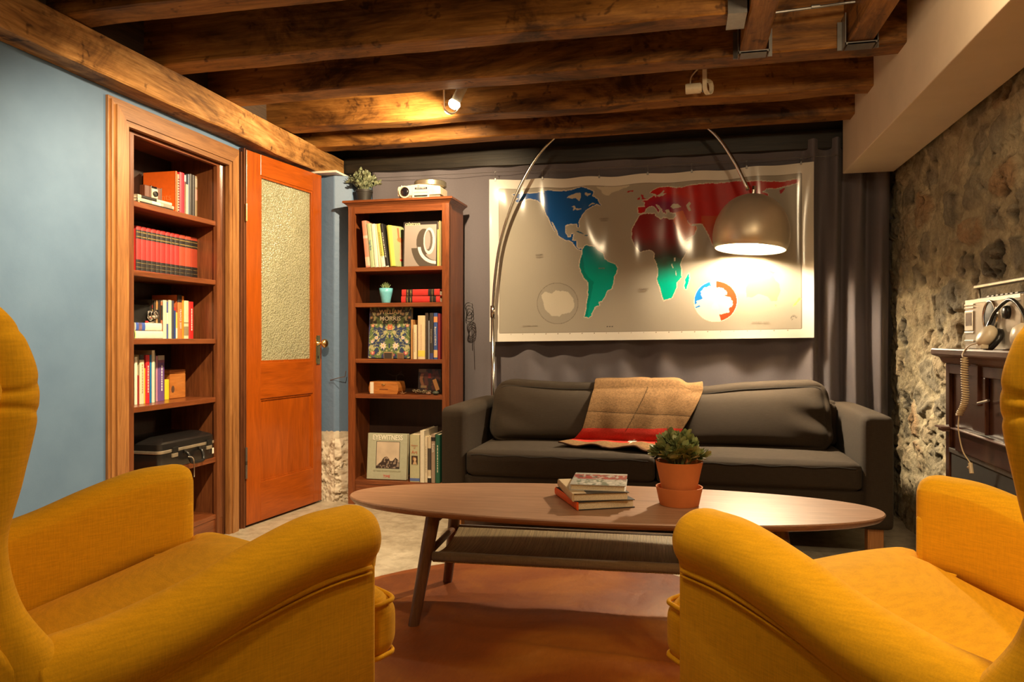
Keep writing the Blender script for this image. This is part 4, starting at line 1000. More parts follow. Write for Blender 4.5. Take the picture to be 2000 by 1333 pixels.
bookcase('bookcase', 'dark stained bookcase built into the doorway of the blue wall', .65, .285, 1.89, Z1, 1.822, (-2.228, 2.938, 0), R(90), False, M_mahv1, M_mahy if False else M_mahx)
bookcase('bookcase', 'freestanding mahogany bookcase with cornice in the corner beside the sofa', .622, .275, 1.782, Z2, 1.708, (-1.612, 4.04, 0), 0, True, M_mah, M_mahx)

# ---------------------------------------------------------------- books
BK = {'n': 0}
def book_mesh(rt, t, h, d, col, pages=None, bands=(), txt=None, tcol=(.8, .75, .6), tsize=None, rough=.45, tfrac=.5):
    c = paint(col, rough); ct = min(.0025, t * .16)
    bm = nb(); box(bm, (-t / 2, 0, 0), (-t / 2 + ct, d, h)); box(bm, (t / 2 - ct, 0, 0), (t / 2, d, h))
    # rounded spine
    N = 7; out = []; inn_ = []
    for k in range(N):
        a = PI * k / (N - 1); out.append((-t / 2 * math.cos(a), -min(.004, t * .18) * math.sin(a)))
    prism(bm, out + [(t / 2, ct), (-t / 2, ct)], 2, 0, h); cv = obj('cover', bm, c, rt)
    obj('pages', bx((-t / 2 + ct, ct * .5, .003), (t / 2 - ct, d - .004, h - .003)), pages or M_paper, rt)
    g = min(.004, t * .18)
    for (z0, z1, bc) in bands:
        bm = nb(); o2 = [(x * 1.01, y - .0005) for x, y in out]; prism(bm, o2 + [(t / 2 * 1.01, 0), (-t / 2 * 1.01, 0)], 2, z0 * h, z1 * h); obj('spine_band', bm, paint(bc, rough), cv)
    if txt == '|':      # printing too small to read: short dashes down the spine
        bm = nb(); rn = random.Random(int(h * 1e5 + t * 1e6)); zz = h * .22
        while zz < h * .78:
            l_ = h * rn.uniform(.02, .06); box(bm, (-t * .08, -g - .0010, zz), (t * .08, -g + .0004, zz + l_)); zz += l_ + h * .014
        obj('lettering', bm, paint(tcol), cv)
    elif txt:
        text(txt, tsize or t * .55, paint(tcol), cv, (0, -g - .0012, h * tfrac), rot=(R(90), R(90), 0), ext=.0004)
    return rt
OFF = {'v': .07}
def case_frame(case):
    if case == 1: return lambda px, py, ins: aX(px, py, -2.228 - ins - OFF['v'])
    return lambda px, py, ins: aY(px, py, 4.04 + ins)
def book(case, shelf, px0, px1, pyt, label, col, depth=.16, ins=.03, lean=0, grp=None, h=None, **k):
    fr = case_frame(case); z = (Z1 if case == 1 else Z2)[shelf]
    a, b = fr(px0, 663, ins), fr(px1, 663, ins); m = (a + b) / 2; t_ = (b - a).length - .0006
    hh = h or (fr((px0 + px1) / 2, pyt, ins).z - z)
    rz = R(90) if case == 1 else 0
    if case == 1: depth = min(depth, .262 - ins - OFF['v'])
    rt = thing('book', label, 'book', (m.x, m.y, z + .0008 + abs(math.sin(lean)) * t_ * .5), 0, grp or 'books on the shelves', rot=(0, lean, rz))
    return book_mesh(rt, t_ * math.cos(lean) if lean else t_, hh / math.cos(lean) if lean else hh, depth, col, **k)
def flat(case, z, px0, px1, t_, label, col, wdt=.14, ins=.03, grp=None, dz=0, **k):
    """lying with its spine to the front; length along the shelf"""
    fr = case_frame(case); a, b = fr(px0, 663, ins), fr(px1, 663, ins); L = (b - a).length; m = a.copy()
    rz = R(90) if case == 1 else 0
    rt = thing('book', label, 'book', (m.x, m.y, z + t_ / 2 + .0006), 0, grp or 'books on the shelves', rot=(0, R(90), rz + R(dz)))
    return book_mesh(rt, t_, L, wdt, col, **k)
W_ = (.80, .76, .64); CR = (.70, .60, .40); BK_ = (.02, .018, .018); RD = (.50, .02, .02); GD = (.70, .50, .18)
s = 'on the top shelf of the built-in bookcase'
z = Z1[0]
flat(1, z, 268, 337, .0045, 'thin white booklet at the very bottom of the stack under the small camera', W_, wdt=.15, ins=.012)
flat(1, z + .0055, 269, 338, .0165, 'black paperback lying second from the bottom under the small camera', BK_, wdt=.15, ins=.016, bands=((.0, .04, CR),), txt='FIELD MANUAL' if False else None)
flat(1, z + .0228, 268, 339, .0150, 'pale grey book lying across the middle of the stack under the small camera', (.50, .46, .38), wdt=.155, ins=.014, bands=((.0, .10, CR), (.38, .62, W_), (.70, .95, (.32, .29, .24))))
flat(1, z + .0386, 268, 335, .0130, 'half black, half cream book lying directly under the small camera', (.72, .64, .48), wdt=.14, ins=.016, bands=((.0, .10, CR), (.10, .54, BK_)))
# instant camera
p = aX(295, 663, -2.335); ct = thing('instant_camera', 'small brown and cream folding instant camera on top of the stacked books', 'camera', (p.x, p.y, z + .0535), 0, rot=(0, 0, R(84)))
bm = box(nb(), (-.048, -.012, 0), (.048, .018, .054), .003); obj('camera_body', bm, wood('camera_leather', (.10, .03, .015), (.16, .05, .025), (.2, .07, .03)), ct)
bm = box(nb(), (-.016, -.022, 0), (.018, -.012, .042), .002); obj('front_plate', bm, M_cream, ct)
bm = nb(); lathe(bm, [(.0125, 0), (.0125, .006), (.009, .007), (.008, .004), (0, .004)], n=24, m=Matrix.Translation((.001, -.022, .019)) @ Matrix.Rotation(R(90), 4, 'X')); obj('lens', bm, M_black, ct)
bm = box(nb(), (-.016, -.019, .042), (-.002, -.012, .053), .001); box(bm, (.004, -.019, .042), (.015, -.012, .053), .001); obj('viewfinder', bm, M_glassd, ct)
bm = box(nb(), (-.018, -.0205, .042), (.02, -.012, .0435)); box(bm, (-.019, -.02, 0), (-.0165, -.012, .054)); box(bm, (.046, -.0135, 0), (.049, .018, .054)); obj('trim', bm, M_chrome, ct)
r_ = book(1, 0, 342.5, 346, 335, 'tall bright orange hardback with lettering on its cover, top shelf', (.72, .12, .01), depth=.19, ins=.018)
text('plants', .045, paint((.78, .20, .05)), r_, (min(v.co.x for v in r_.children[0].data.vertices) - .0008, .075, .085), rot=(R(90), 0, R(-90)), ext=.0003)
r_ = book(1, 0, 346.2, 350, 341, 'spiral bound book with a patterned red and black edge beside the orange hardback', (.62, .30, .22), depth=.17, ins=.02)
for k in range(14):
    bm = nb(); tube(bm, [(.004 * math.cos(a * PI / 4), .001 + .004 * math.sin(a * PI / 4) - .003, .010 + k * .0125) for a in range(9)], .0012, 5); obj('spiral_ring', bm, M_black, r_)
book(1, 0, 350.2, 359.8, 338, 'bright crimson cloth hardback standing on the top shelf', (.80, .03, .06), depth=.17, ins=.018)
book(1, 0, 360, 363, 343, 'thin dark red book with a white corner next to the crimson hardback', (.14, .03, .03), depth=.16, ins=.022, bands=((.85, 1, W_),))
book(1, 0, 363.2, 367, 361, 'short slim cream booklet on the top shelf', CR, depth=.15, ins=.014)
book(1, 0, 367.2, 370, 341, 'thin blue grey book between cream booklet and black lettered book', (.14, .19, .28), depth=.16, ins=.022)
book(1, 0, 370.2, 376, 341, 'black book with pale lettering and white foot', BK_, depth=.16, ins=.02, bands=((0, .06, W_),), txt='BLACK WHITE' if False else None)
book(1, 0, 376.2, 380.5, 343, 'plain black book second from the right on the top shelf', (.03, .028, .03), depth=.16, ins=.02)
book(1, 0, 380.8, 385, 345, 'slim picture book with pink and ochre spine, right end of top shelf', (.20, .14, .07), depth=.16, ins=.02, bands=((.45, .7, (.45, .2, .16)), (.75, .95, (.3, .24, .18))))
# the encyclopaedia set
OFF['v'] = .115
bnd = [265.8, 275.5, 285.4, 294.6, 304.7, 312.6, 323.1, 332.4, 341, 350, 361.5, 373.6, 385.4]
ordn = ['leftmost', 'second from left', 'third from left', 'fourth from left', 'fifth from left', 'sixth from left', 'sixth from right', 'fifth from right', 'fourth from right']
for i in range(12):
    a_, b_ = bnd[i], bnd[i + 1]; last = i >= 9
    lab = ('%s red encyclopedia with black and gold bands on the second shelf' % ordn[i]) if not last else ['duller red volume with black bands, first of the three at the right end', 'duller red volume with black bands, middle of the three at the right end', 'duller red volume with black bands at the far right of the set'][i - 9]
    book(1, 1, a_, b_, 0, lab, (.66, .035, .035) if not last else (.50, .07, .035), depth=.17, ins=.014, h=.212, grp='red encyclopedia volumes on the second shelf',
         bands=((.07, .30, BK_), (.135, .145, GD), (.225, .235, GD), (.73, .92, BK_), (.765, .79, GD), (.86, .885, GD)))
# third shelf
OFF['v'] = .10; z = Z1[2]; g3 = 'books on the third shelf'
flat(1, z, 262, 317, .034, 'thick white almanac lying flat at the bottom of the pair on the third shelf', W_, wdt=.13, ins=.012, bands=((.0, .03, (.6, .7, .2)),), txt=None)
r_ = flat(1, z + .0355, 263, 315, .035, 'white and blue paperback lying on top of the almanac under the black camera', W_, wdt=.12, ins=.012, bands=((.02, .36, (.05, .12, .50)), (.12, .24, (.75, .42, .30))))
q_ = aX(290, 663, -2.3375); text('Encyclopedic Almanac 1970', .0125, paint((.45, .62, .66)), None, (q_.x, q_.y + .0, z + .017), rot=(R(90), 0, R(90)), ext=.0003)
lt = [o for o in C.objects if o.name.startswith('lettering') and o.parent is None][-1]
alm = [o for o in C.objects if o.get('label', '').startswith('thick white almanac')][0]
bpy.context.view_layer.update(); lt.parent = alm; lt.matrix_parent_inverse = alm.matrix_world.inverted()
p = aX(284, 663, -2.395); ct = thing('folding_camera', 'black folding camera with a silver lens standing on the lying books', 'camera', (p.x, p.y, z + .0715), 0, rot=(0, 0, R(62)))
obj('camera_body', box(nb(), (-.075, 0, 0), (.028, .03, .088), .006), M_black, ct)
bm = nb(); lathe(bm, [(.026, 0), (.026, .004), (.022, .006), (.022, .018), (.018, .020), (.017, .028), (.012, .029), (.011, .024), (0, .024)], n=28, m=Matrix.Translation((.024, -.004, .034)) @ Matrix.Rotation(R(80), 4, 'X') @ Matrix.Rotation(R(25), 4, 'Y')); obj('lens', bm, M_chrome, ct, angle=30)
bm = nb(); tube(bm, [(.0, -.012, .002), (.012, -.03, .004), (.03, -.02, .006), (.04, -.012, .003)], .0022, 6); obj('strut', bm, M_chrome, ct)
obj('shutter_tab', box(nb(), (-.008, -.022, .002), (.004, -.012, .010), .002), paint((.6, .02, .02)), ct)
obj('badge', box(nb(), (-.07, -.001, .05), (-.058, .0, .06)), M_chrome, ct)
for a_, b_, y_, lab, c_, kw in (
    (297, 300.5, 586, 'slim dark book with a red and yellow top behind the silver lens', (.05, .04, .03), dict(bands=((.78, .86, RD), (.7, .75, GD)), ins=.045)),
    (301, 304.5, 588, 'slim dark brown book just right of the silver lens', (.06, .05, .04), dict(ins=.035)),
    (304.7, 308.5, 587, 'slim book with a dotted orange and cream spine on the third shelf', (.40, .26, .12), dict(bands=((.1, .2, GD), (.55, .75, BK_), (.8, .95, (.6, .25, .08))), ins=.03)),
    (308.8, 313.8, 587, 'black spined paperback before the first cream page block', BK_, dict(ins=.026)),
    (314, 317.8, 590, 'slim paperback with an orange and black mottled spine', (.45, .16, .08), dict(bands=((.0, .2, CR), (.5, .9, BK_)), ins=.02)),
    (318, 325, 587, 'paperback turned to show its cream pages, left of the blue one', (.74, .66, .50), dict(rough=.8)),
    (325.2, 328.3, 590, 'thin blue and white mottled paperback between two cream page blocks', (.06, .10, .35), dict(bands=((.4, .7, W_),))),
    (328.5, 334.8, 587, 'paperback turned to show its cream pages, right of the thin blue one', (.74, .66, .48), dict(rough=.8)),
    (335, 339.6, 588, 'dark slate blue book on the third shelf', (.055, .06, .10), {}),
    (339.8, 343, 601, 'low navy blue book with a red top', (.02, .06, .26), dict(bands=((.9, 1, RD),))),
    (343.2, 346.3, 611, 'short yellow and white booklet left of the big orange guide', (.72, .58, .12), dict(bands=((.02, .4, W_),))),
    (346.5, 355, 577, 'orange travel guide with a black top and white lettering on its spine', (.80, .20, .06), dict(bands=((.83, 1, BK_),), txt='FRANCE 2009', tcol=(.85, .8, .7), tsize=.0155, tfrac=.45)),
    (355.2, 359, 579, 'slim orange book right of the orange travel guide', (.80, .26, .02), {}),
    (359.2, 368.2, 588, 'cream book with a grey photo band near its foot', (.70, .60, .40), dict(bands=((.08, .32, (.28, .24, .14)), (.40, .43, (.25, .22, .12))))),
    (368.5, 377.5, 590, 'red paperback with a white title at the right end of the third shelf', (.55, .02, .02), dict(txt='|', tcol=(.85, .8, .75), tsize=.009))):
    kw.setdefault('ins', .016); book(1, 2, a_, b_, y_, lab, c_, depth=.14, grp=g3, **kw)
OFF['v'] = .075; z = Z1[3]; g4 = 'books on the fourth shelf'
for a_, b_, y_, lab, c_, kw in (
    (262.3, 268, 698, 'slim white paperback at the left end of the fourth shelf', W_, dict(txt='. . .' if False else None)),
    (268.2, 271.8, 734, 'short dark red booklet between the white and cream paperbacks', (.30, .02, .02), {}),
    (272, 281.3, 694, 'cream paperback with a black top on the fourth shelf', (.74, .66, .46), dict(bands=((.90, 1, BK_),), txt='|', tcol=(.4, .3, .15), tsize=.009)),
    (281.5, 283.6, 720, 'very thin yellow booklet beside the cream paperback', (.80, .55, .05), {}),
    (283.8, 291.8, 694, 'red paperback with white spine lettering on the fourth shelf', (.62, .02, .03), dict(txt='|', tcol=(.85, .8, .75), tsize=.010, tfrac=.42)),
    (292, 296, 694, 'slim bright blue book between the red and the tall cream ones', (.01, .16, .42), {}),
    (296.2, 302, 685, 'tallest book of the fourth shelf, slim and cream', (.74, .70, .56), {}),
    (302.2, 303.8, 690, 'very thin speckled dark pamphlet beside the tall cream book', (.10, .12, .12), {}),
    (304, 307.8, 696, 'slim pink book left of the purple one', (.52, .24, .36), {}),
    (308, 321, 695, 'thick purple book with a grey top and white title', (.14, .07, .26), dict(bands=((.90, 1, (.38, .34, .30)), (.84, .90, (.22, .08, .18))), txt='|', tcol=(.75, .7, .8), tsize=.011, tfrac=.45)),
    (321.3, 330, 742, 'short bright yellow booklet beside the wooden box', (.85, .62, .03), {})):
    book(1, 3, a_, b_, y_, lab, c_, depth=.15, ins=.015 + (.03 if a_ > 303 else 0) + (.03 if a_ > 320 else 0), grp=g4, **kw)
# wooden box on the fourth shelf
pa, pb = aX(332.5, 663, -2.375), aX(362, 663, -2.375); zt_ = aX(345, 723, -2.375).z - z
rt = thing('wooden_box', 'square reddish wooden box with a knot hole on the fourth shelf', 'box', (pa.x, (pa.y + pb.y) / 2, z + .001), R(88)); L_ = (pb - pa).length
M_burl = wood('burl_wood', (.34, .10, .02), (.52, .19, .04), (.62, .27, .08), axis=0, rough=.35, grain=5)
bm = nb(); box(bm, (-L_ / 2, 0, 0), (L_ / 2, .10, zt_ * .86), .003); obj('box_body', bm, M_burl, rt)
bm = nb(); box(bm, (-L_ / 2, 0, zt_ * .87), (L_ / 2, .10, zt_), .003); obj('lid', bm, M_burl, rt)
bm = nb(); lathe(bm, [(0, .0), (.011, .0), (.013, .0008), (0, .0012)], n=20, m=Matrix.Translation((-.035, -.0, .045)) @ Matrix.Rotation(R(90), 4, 'X') @ Matrix.Diagonal((.8, 1.3, 1, 1))); obj('finger_hole', bm, paint((.10, .05, .03)), rt)
# black instrument case on the fifth shelf
z = Z1[4]; y0, y1 = aX(312, 663, -2.232).y, 3.214; yc = (y0 + y1) / 2; L_ = y1 - y0
rt = thing('instrument_case', 'black hard case with a silver rim and handle lying on the fifth shelf', 'case', (-2.234, yc, z + .001), R(90))
M_case_b = pl('case_shell', (.012, .011, .011), .32, 0, coat=.3)
bm = nb(); r_c = .03
def rr(w0, w1, d0, d1, r, z, n=5):
    P = []
    for (cx, cyy, a0) in ((w1 - r, d0 + r, -90), (w1 - r, d1 - r, 0), (w0 + r, d1 - r, 90), (w0 + r, d0 + r, 180)):
        for k in range(n + 1): a = R(a0 + 90 * k / n); P.append(Vector((cx + r * math.cos(a), cyy + r * math.sin(a), z)))
    return P
w2 = L_ / 2; dd = .262
loft(bm, [rr(-w2 + .004, w2 - .004, .004, dd, .02, .0), rr(-w2, w2, .0, dd, .022, .006), rr(-w2, w2, 0, dd, .022, .072)]); obj('case_bottom', bm, M_case_b, rt, angle=40)
bm = nb(); loft(bm, [rr(-w2, w2, 0, dd, .022, .084), rr(-w2 + .002, w2 - .002, .002, dd, .022, .112), rr(-w2 + .012, w2 - .012, .008, dd - .01, .02, .120), rr(-w2 + .07, w2 - .04, .05, dd - .04, .02, .136)]); obj('case_lid', bm, M_case_b, rt, angle=30)
bm = nb(); loft(bm, [rr(-w2 - .001, w2 + .001, -.001, dd + .001, .023, .071), rr(-w2 - .003, w2 + .003, -.003, dd + .003, .024, .073), rr(-w2 - .003, w2 + .003, -.003, dd + .003, .024, .083), rr(-w2 - .001, w2 + .001, -.001, dd + .001, .023, .085)]); obj('rim', bm, pl('aluminium_rim', (.70, .62, .48), .3, .8), rt, angle=40)
for x in (-w2 + .095, w2 - .055):
    bm = nb(); box(bm, (x - .02, -.008, .048), (x + .02, -.0, .066), .002); la = obj('latch', bm, pl('aluminium_rim', (.7, .62, .48), .3, .8), rt); bm = nb(); box(bm, (x - .018, -.010, .068), (x + .02, -.003, .094), .003); obj('latch_cover', bm, M_black, la)
bm = nb(); hx = .02; tube(bm, crom([(hx - .052, -.006, .062), (hx - .05, -.020, .05), (hx - .046, -.03, .02), (hx - .03, -.034, .010), (hx + .03, -.034, .010), (hx + .046, -.03, .02), (hx + .05, -.02, .05), (hx + .052, -.006, .062)], 5), .0075, 10); box(bm, (hx - .06, -.009, .055), (hx - .045, 0, .07), .002); box(bm, (hx + .045, -.009, .055), (hx + .06, 0, .07), .002); obj('handle', bm, M_black, rt, smooth=True)
obj('luggage_tag', box(nb(), (w2 - .030, -.006, .022), (w2 - .018, -.003, .050), .001), W_ and paint(W_), rt)
bm = nb(); tube(bm, crom([(hx - .075, -.036, .044), (hx - .055, -.044, .038), (hx - .046, -.046, .02), (hx - .044, -.046, -.02), (hx - .042, -.044, -.055)], 5), .0028, 8); obj('chrome_clip_wire', bm, M_chrome, rt, smooth=True)

# ---------------------------------------------------------------- corner bookcase, top to bottom
def foliage(n, rad, ht, ll, lw, seed, z0=0, droop=.3):
    rnd = random.Random(seed); bm = nb()
    def leaf(p, d, l, w_):
        d = d.normalized(); s_ = d.cross(Vector((0, 0, 1))); s_ = s_.normalized() if s_.length > .01 else Vector((1, 0, 0)); up = s_.cross(d).normalized()
        a_ = rnd.uniform(-.7, .7); s2_ = s_ * math.cos(a_) + up * math.sin(a_); up2 = s2_.cross(d)
        rows = []
        for t_, ww in ((0, .12), (.18, .55), (.42, .92), (.68, 1), (.88, .66), (1, .06)):
            c = p + d * l * t_ - up2 * l * .18 * t_ * t_ * -1; e = s2_ * w_ * ww / 2
            rows.append((bm.verts.new(c - e + up2 * w_ * ww * .13), bm.verts.new(c), bm.verts.new(c + e + up2 * w_ * ww * .13)))
        for a2, b2 in zip(rows, rows[1:]):
            bm.faces.new((a2[0], a2[1], b2[1], b2[0])); bm.faces.new((a2[1], a2[2], b2[2], b2[1]))
    stems = []
    for k in range(n):
        a = rnd.uniform(0, 2 * PI); e = rnd.uniform(.05, 1) ** .6; tip = Vector((math.cos(a) * rad * e, math.sin(a) * rad * e, z0 + ht * (1 - .62 * e * e) * rnd.uniform(.75, 1.0)))
        b0 = Vector((math.cos(a) * rad * .25 * e, math.sin(a) * rad * .25 * e, z0 - .005)); mid = (b0 + tip) / 2 + Vector((0, 0, ht * .12))
        pts = crom([b0, mid, tip], 4); tube(bm, pts, .0014, 4)
        for j in range(3, len(pts)):
            d0 = (pts[j] - pts[j - 1]).normalized()
            for s_ in (0, 1, 2):
                if rnd.random() < .2: continue
                dr = d0 * rnd.uniform(.4, .9) + Vector((rnd.uniform(-1, 1), rnd.uniform(-1, 1), rnd.uniform(-.5, .8))) * .75
                leaf(pts[j], dr, ll * rnd.uniform(.7, 1.15), lw * rnd.uniform(.8, 1.15))
    return bm
def leafmat(name, a, b, c):
    t = NT(name); co = t.coord(); n = t.noise(co, 38, 2, .5); t.l(t.ramp(n, [(.3, a), (.5, b), (.72, c)]), t.b.inputs['Base Color']); t.set(Roughness=.45); t.b.inputs['Subsurface Weight'].default_value = .0; return t.m
M_leaf = leafmat('succulent_leaf', (.13, .17, .06), (.26, .31, .12), (.42, .45, .20))
M_leaf2 = leafmat('pale_leaf', (.09, .11, .06), (.20, .23, .13), (.36, .38, .24))
# plant on top
p = aY(711, 663, 4.17); rt = thing('potted_plant', 'leafy grey green plant in a black pot on top of the corner bookcase', 'plant', (p.x, p.y, 1.7825))
bm = nb(); lathe(bm, [(0, 0), (.038, 0), (.042, .035), (.050, .072), (.053, .073), (.053, .086), (.049, .086), (.047, .074), (0, .072)], n=32); obj('pot', bm, M_blackm, rt, angle=40)
obj('foliage', foliage(44, .090, .125, .032, .0165, 5, .074), M_leaf2, rt, smooth=True)
# slide projector
p = aY(820, 663, 4.10); rt = thing('slide_projector', 'cream slide projector with a round metal tray on top of the bookcase', 'projector', (p.x - .0, 4.078, 1.7825), R(1.5))
bm = nb(); pr = [(-.126, .022), (-.128, .066), (-.124, .078), (-.06, .083), (.0, .090), (.045, .086), (.128, .074), (.132, .068), (.133, .026)]
prism(bm, pr, 1, 0, .14); bevel_all(bm, .003); obj('housing', bm, M_cream, rt)
obj('base', box(nb(), (-.12, .006, 0), (.128, .15, .024), .003), pl('projector_base', (.20, .18, .14), .5), rt)
mm = Matrix.Translation((-.083, 0, .045)) @ Matrix.Rotation(R(90), 4, 'X')
bm = nb(); lathe(bm, [(.036, -.01), (.036, .008), (.033, .011), (.029, .011), (.027, .003), (.0, .003)], n=36, m=mm); obj('lens_ring', bm, M_cream, rt, angle=30)
bm = nb(); lathe(bm, [(.0265, .0), (.0265, .008), (.020, .012), (.008, .0145), (0, .015)], n=30, m=mm); obj('lens', bm, M_glassd, rt, smooth=True)
obj('name_strip', box(nb(), (-.022, -.0015, .058), (.052, .001, .070)), pl('navy_strip', (.02, .02, .05), .4), rt); text("SAWYER'S", .0105, M_white, rt, (.015, -.0025, .064), sx=1.25)
text('S-4', .008, M_blackm, rt, (-.0, -.0015, .0775), ext=.0008)
bm = nb(); bead(bm, -.036, .066, .004, .050, .010, -.006, .0); xf(bm, Matrix.Rotation(R(-90), 4, 'Z') @ Matrix.Scale(-1, 4, (0, 1, 0)) if False else Matrix.Identity(4))
for v in bm.verts: v.co = Vector((v.co.y, v.co.x, v.co.z))
obj('slot_frame', bm, M_cream, rt); obj('slot', box(nb(), (-.026, -.002, .014), (.056, .001, .022)), M_black, rt); obj('slot_panel', box(nb(), (-.027, -.003, .024), (.057, .001, .042)), M_cream, rt)
bm = nb(); lathe(bm, [(.0, .088), (.088, .088), (.096, .093), (.096, .118), (.090, .123), (.078, .125), (0, .125)], c=(.035, .115, 0), n=56); obj('slide_tray', bm, pl('tray_metal', (.42, .38, .28), .35, .8), rt, angle=30)
bm = nb(); tube(bm, [(-.11, .02, .078), (-.11, .02, .088)], .004, 8); tube(bm, [(-.095, .02, .079), (-.095, .02, .086)], .003, 8); obj('knob', bm, M_chrome, rt)
# shelf 1 leaning books
g = 'leaning books on the upper shelf of the corner bookcase'
for a_, b_, y_, ln, lab, c_, kw in (
    (714.5, 723.3, 432, 5.6, 'coral pink book leaning at the left end of the upper shelf', (.66, .26, .18), dict(bands=((.03, .22, (.78, .5, .38)), (.62, .68, (.75, .5, .4))))),
    (723.8, 732.0, 437, 5.6, 'pale green book leaning second from left', (.42, .52, .30), dict(txt='Cage Birds', tcol=(.12, .25, .35), tsize=.014, tfrac=.5)),
    (732.4, 739.8, 438, 5.6, 'white book leaning third from left', W_, {}),
    (740.2, 744.6, 438, 6.5, 'slim cream book with an orange title leaning between white and olive ones', (.74, .66, .46), {}),
    (745.0, 753.2, 438, 7.5, 'olive yellow book with a white foot leaning in the row', (.55, .50, .12), dict(bands=((.0, .25, W_),), txt='|', tcol=(.2, .25, .05), tsize=.014, tfrac=.55)),
    (753.8, 760.0, 438, 9.0, 'black book with white lettering leaning on the bright picture book', BK_, dict(bands=((.0, .02, W_),), txt='|', tcol=(.8, .78, .7), tsize=.013, tfrac=.62))):
    book(2, 0, a_, b_, y_, lab, c_, depth=.17, ins=.022, lean=-R(ln), grp=g, **kw)
p = aY(765, 663, 4.065); rt = thing('book', 'bright yellow green picture book turned to show its cover', 'book', (p.x, p.y, Z2[0] + .005), 0, g, rot=(0, -R(9), R(-30)))
book_mesh(rt, .024, .245, .17, (.66, .66, .12))
def pic(u, v):
    c = np.zeros(u.shape + (3,)); c[:] = (.36, .44, .22); n_ = fbm(u, v, 5, 2)
    c[u < .1] = (.66, .62, .14); hd = np.hypot((u - .42) / .14, (v - .66) / .06) < 1; c[hd] = (.70, .20, .08)
    bd = np.abs(u - .48 - .1 * (v - .4)) < .17 - .16 * (v - .15); bd &= (v > .14) & (v < .6); c[bd] = (.75, .35, .22); c[(np.abs(u - .5) < .17) & (np.abs(v - .15) < .03)] = (.6, .04, .04)
    up = (np.abs(u - .36) < .05) & (v > .7) & (v < .95); c[up] = (.5, .16, .08); return c
M_print = attr_mat('printed_cover', .3, .5, coat=.2)
o_ = obj('cover_picture', sheet(.166, .243, 40, 60, pic), M_print, rt, loc=(.0127, .087, .001), rot=(0, 0, R(90)))
# monograph facing forward
pa, pb = aY(787, 663, 4.075), aY(853.5, 663, 4.075); w_ = (pb - pa).length
rt = thing('book', 'large architecture book facing forward with a curved sculpture on its cover', 'book', ((pa.x + pb.x) / 2, 4.078, Z2[0] + .003), 0, rot=(R(-3), 0, 0)); hh = .262
obj('cover', box(nb(), (-w_ / 2, 0, 0), (w_ / 2, .002, hh), .0006), paint(BK_), rt); obj('back_cover', box(nb(), (-w_ / 2, .020, 0), (w_ / 2, .022, hh), .0006), paint(BK_), rt); obj('spine', box(nb(), (-w_ / 2 - .001, 0, 0), (-w_ / 2 + .002, .022, hh)), paint((.05, .05, .05)), rt); obj('pages', bx((-w_ / 2 + .002, .002, .002), (w_ / 2 - .003, .020, hh - .002)), M_paper, rt)
def cal(u, v):
    c = np.zeros(u.shape + (3,)); c[:] = (.36, .31, .28); c = c * (.9 + .15 * v)[..., None]; c[(v > .93) | (u < .02) | (u > .965)] = (.03, .025, .025)
    d1 = np.hypot((u - .76) / .17, (v - .56) / .30)
    m = (np.hypot((u - .60) / .22, (v - .54) / .30) < 1) & (u < .80); c[m] = (.09, .075, .06)
    m = d1 < 1; c[m] = (.66, .62, .60); m = np.hypot((u - .745) / .115, (v - .57) / .235) < 1; c[m] = (.13, .11, .095); m = np.hypot((u - .71) / .085, (v - .58) / .21) < 1; c[m] = (.34, .30, .28)
    a = np.hypot((u - 1.0) / .78, (v - .52) / .70); m = (a < 1) & (a > .58) & (v < .41) & (u < .97); c[m] = (.09, .075, .06)
    a2 = np.hypot((u - .98) / .56, (v - .46) / .42); m = (a2 < 1) & (a2 > .84) & (v < .43) & (u < .97); c[m] = (.74, .70, .70); return c
obj('cover_picture', sheet(w_ - .002, hh - .002, 110, 140, cal), M_print, rt, loc=(0, -.0008, .001)); text('calatrava', .028, paint((.95, .82, .5)), rt, (-w_ / 2 + .008, -.0015, hh - .013), align='LEFT', sx=.95)
book(2, 0, 853.8, 857, 449, 'slim lemon yellow booklet at the right end of the upper shelf', (.80, .66, .16), depth=.15, ins=.03)
book(2, 0, 857.2, 860.5, 432, 'slim tan book tucked behind the right stile of the upper shelf', (.45, .33, .16), depth=.17, ins=.05)
# shelf 2: blue pot, two red volumes
p = aY(754, 663, 4.11); rt = thing('succulent_pot', 'small spiky succulent in a sky blue pot on the second shelf', 'plant', (p.x, p.y, Z2[1] + .001))
bm = nb(); lathe(bm, [(0, 0), (.023, 0), (.026, .004), (.030, .03), (.037, .060), (.040, .088), (.0375, .088), (.034, .074), (0, .072)], n=36); obj('pot', bm, pl('sky_blue_glaze', (.18, .58, .72), .25, coat=.3), rt, smooth=True)
bm = nb(); rnd = random.Random(3)
for k in range(26):
    a = k * 2.4; e = .25 + .75 * (k / 26); tip = Vector((math.cos(a) * .034 * e, math.sin(a) * .034 * e, .082 + .045 * (1.15 - e * .6))); b0 = Vector((math.cos(a) * .008, math.sin(a) * .008, .074)); tube(bm, [b0, (b0 + tip) / 2 + Vector((0, 0, .004)), tip], lambda t_: .0042 * (1 - t_) + .0004, 6)
obj('leaves', bm, leafmat('agave_leaf', (.10, .16, .06), (.22, .30, .12), (.4, .45, .2)), rt, smooth=True)
for k, lab in enumerate(('lower of two red encyclopedia volumes lying on the second shelf', 'upper of two red encyclopedia volumes lying on the second shelf')):
    flat(2, Z2[1] + k * .0385, 784 + k, 859.5, .0375, lab, (.55, .035, .03), wdt=.17, ins=.02, grp='red volumes lying flat', dz=-1.2 * k, bands=((.12, .29, BK_), (.15, .17, GD), (.235, .255, GD), (.70 + .04 * (1 - k), .86 + .04 * (1 - k), BK_), (.80, .81, GD)))
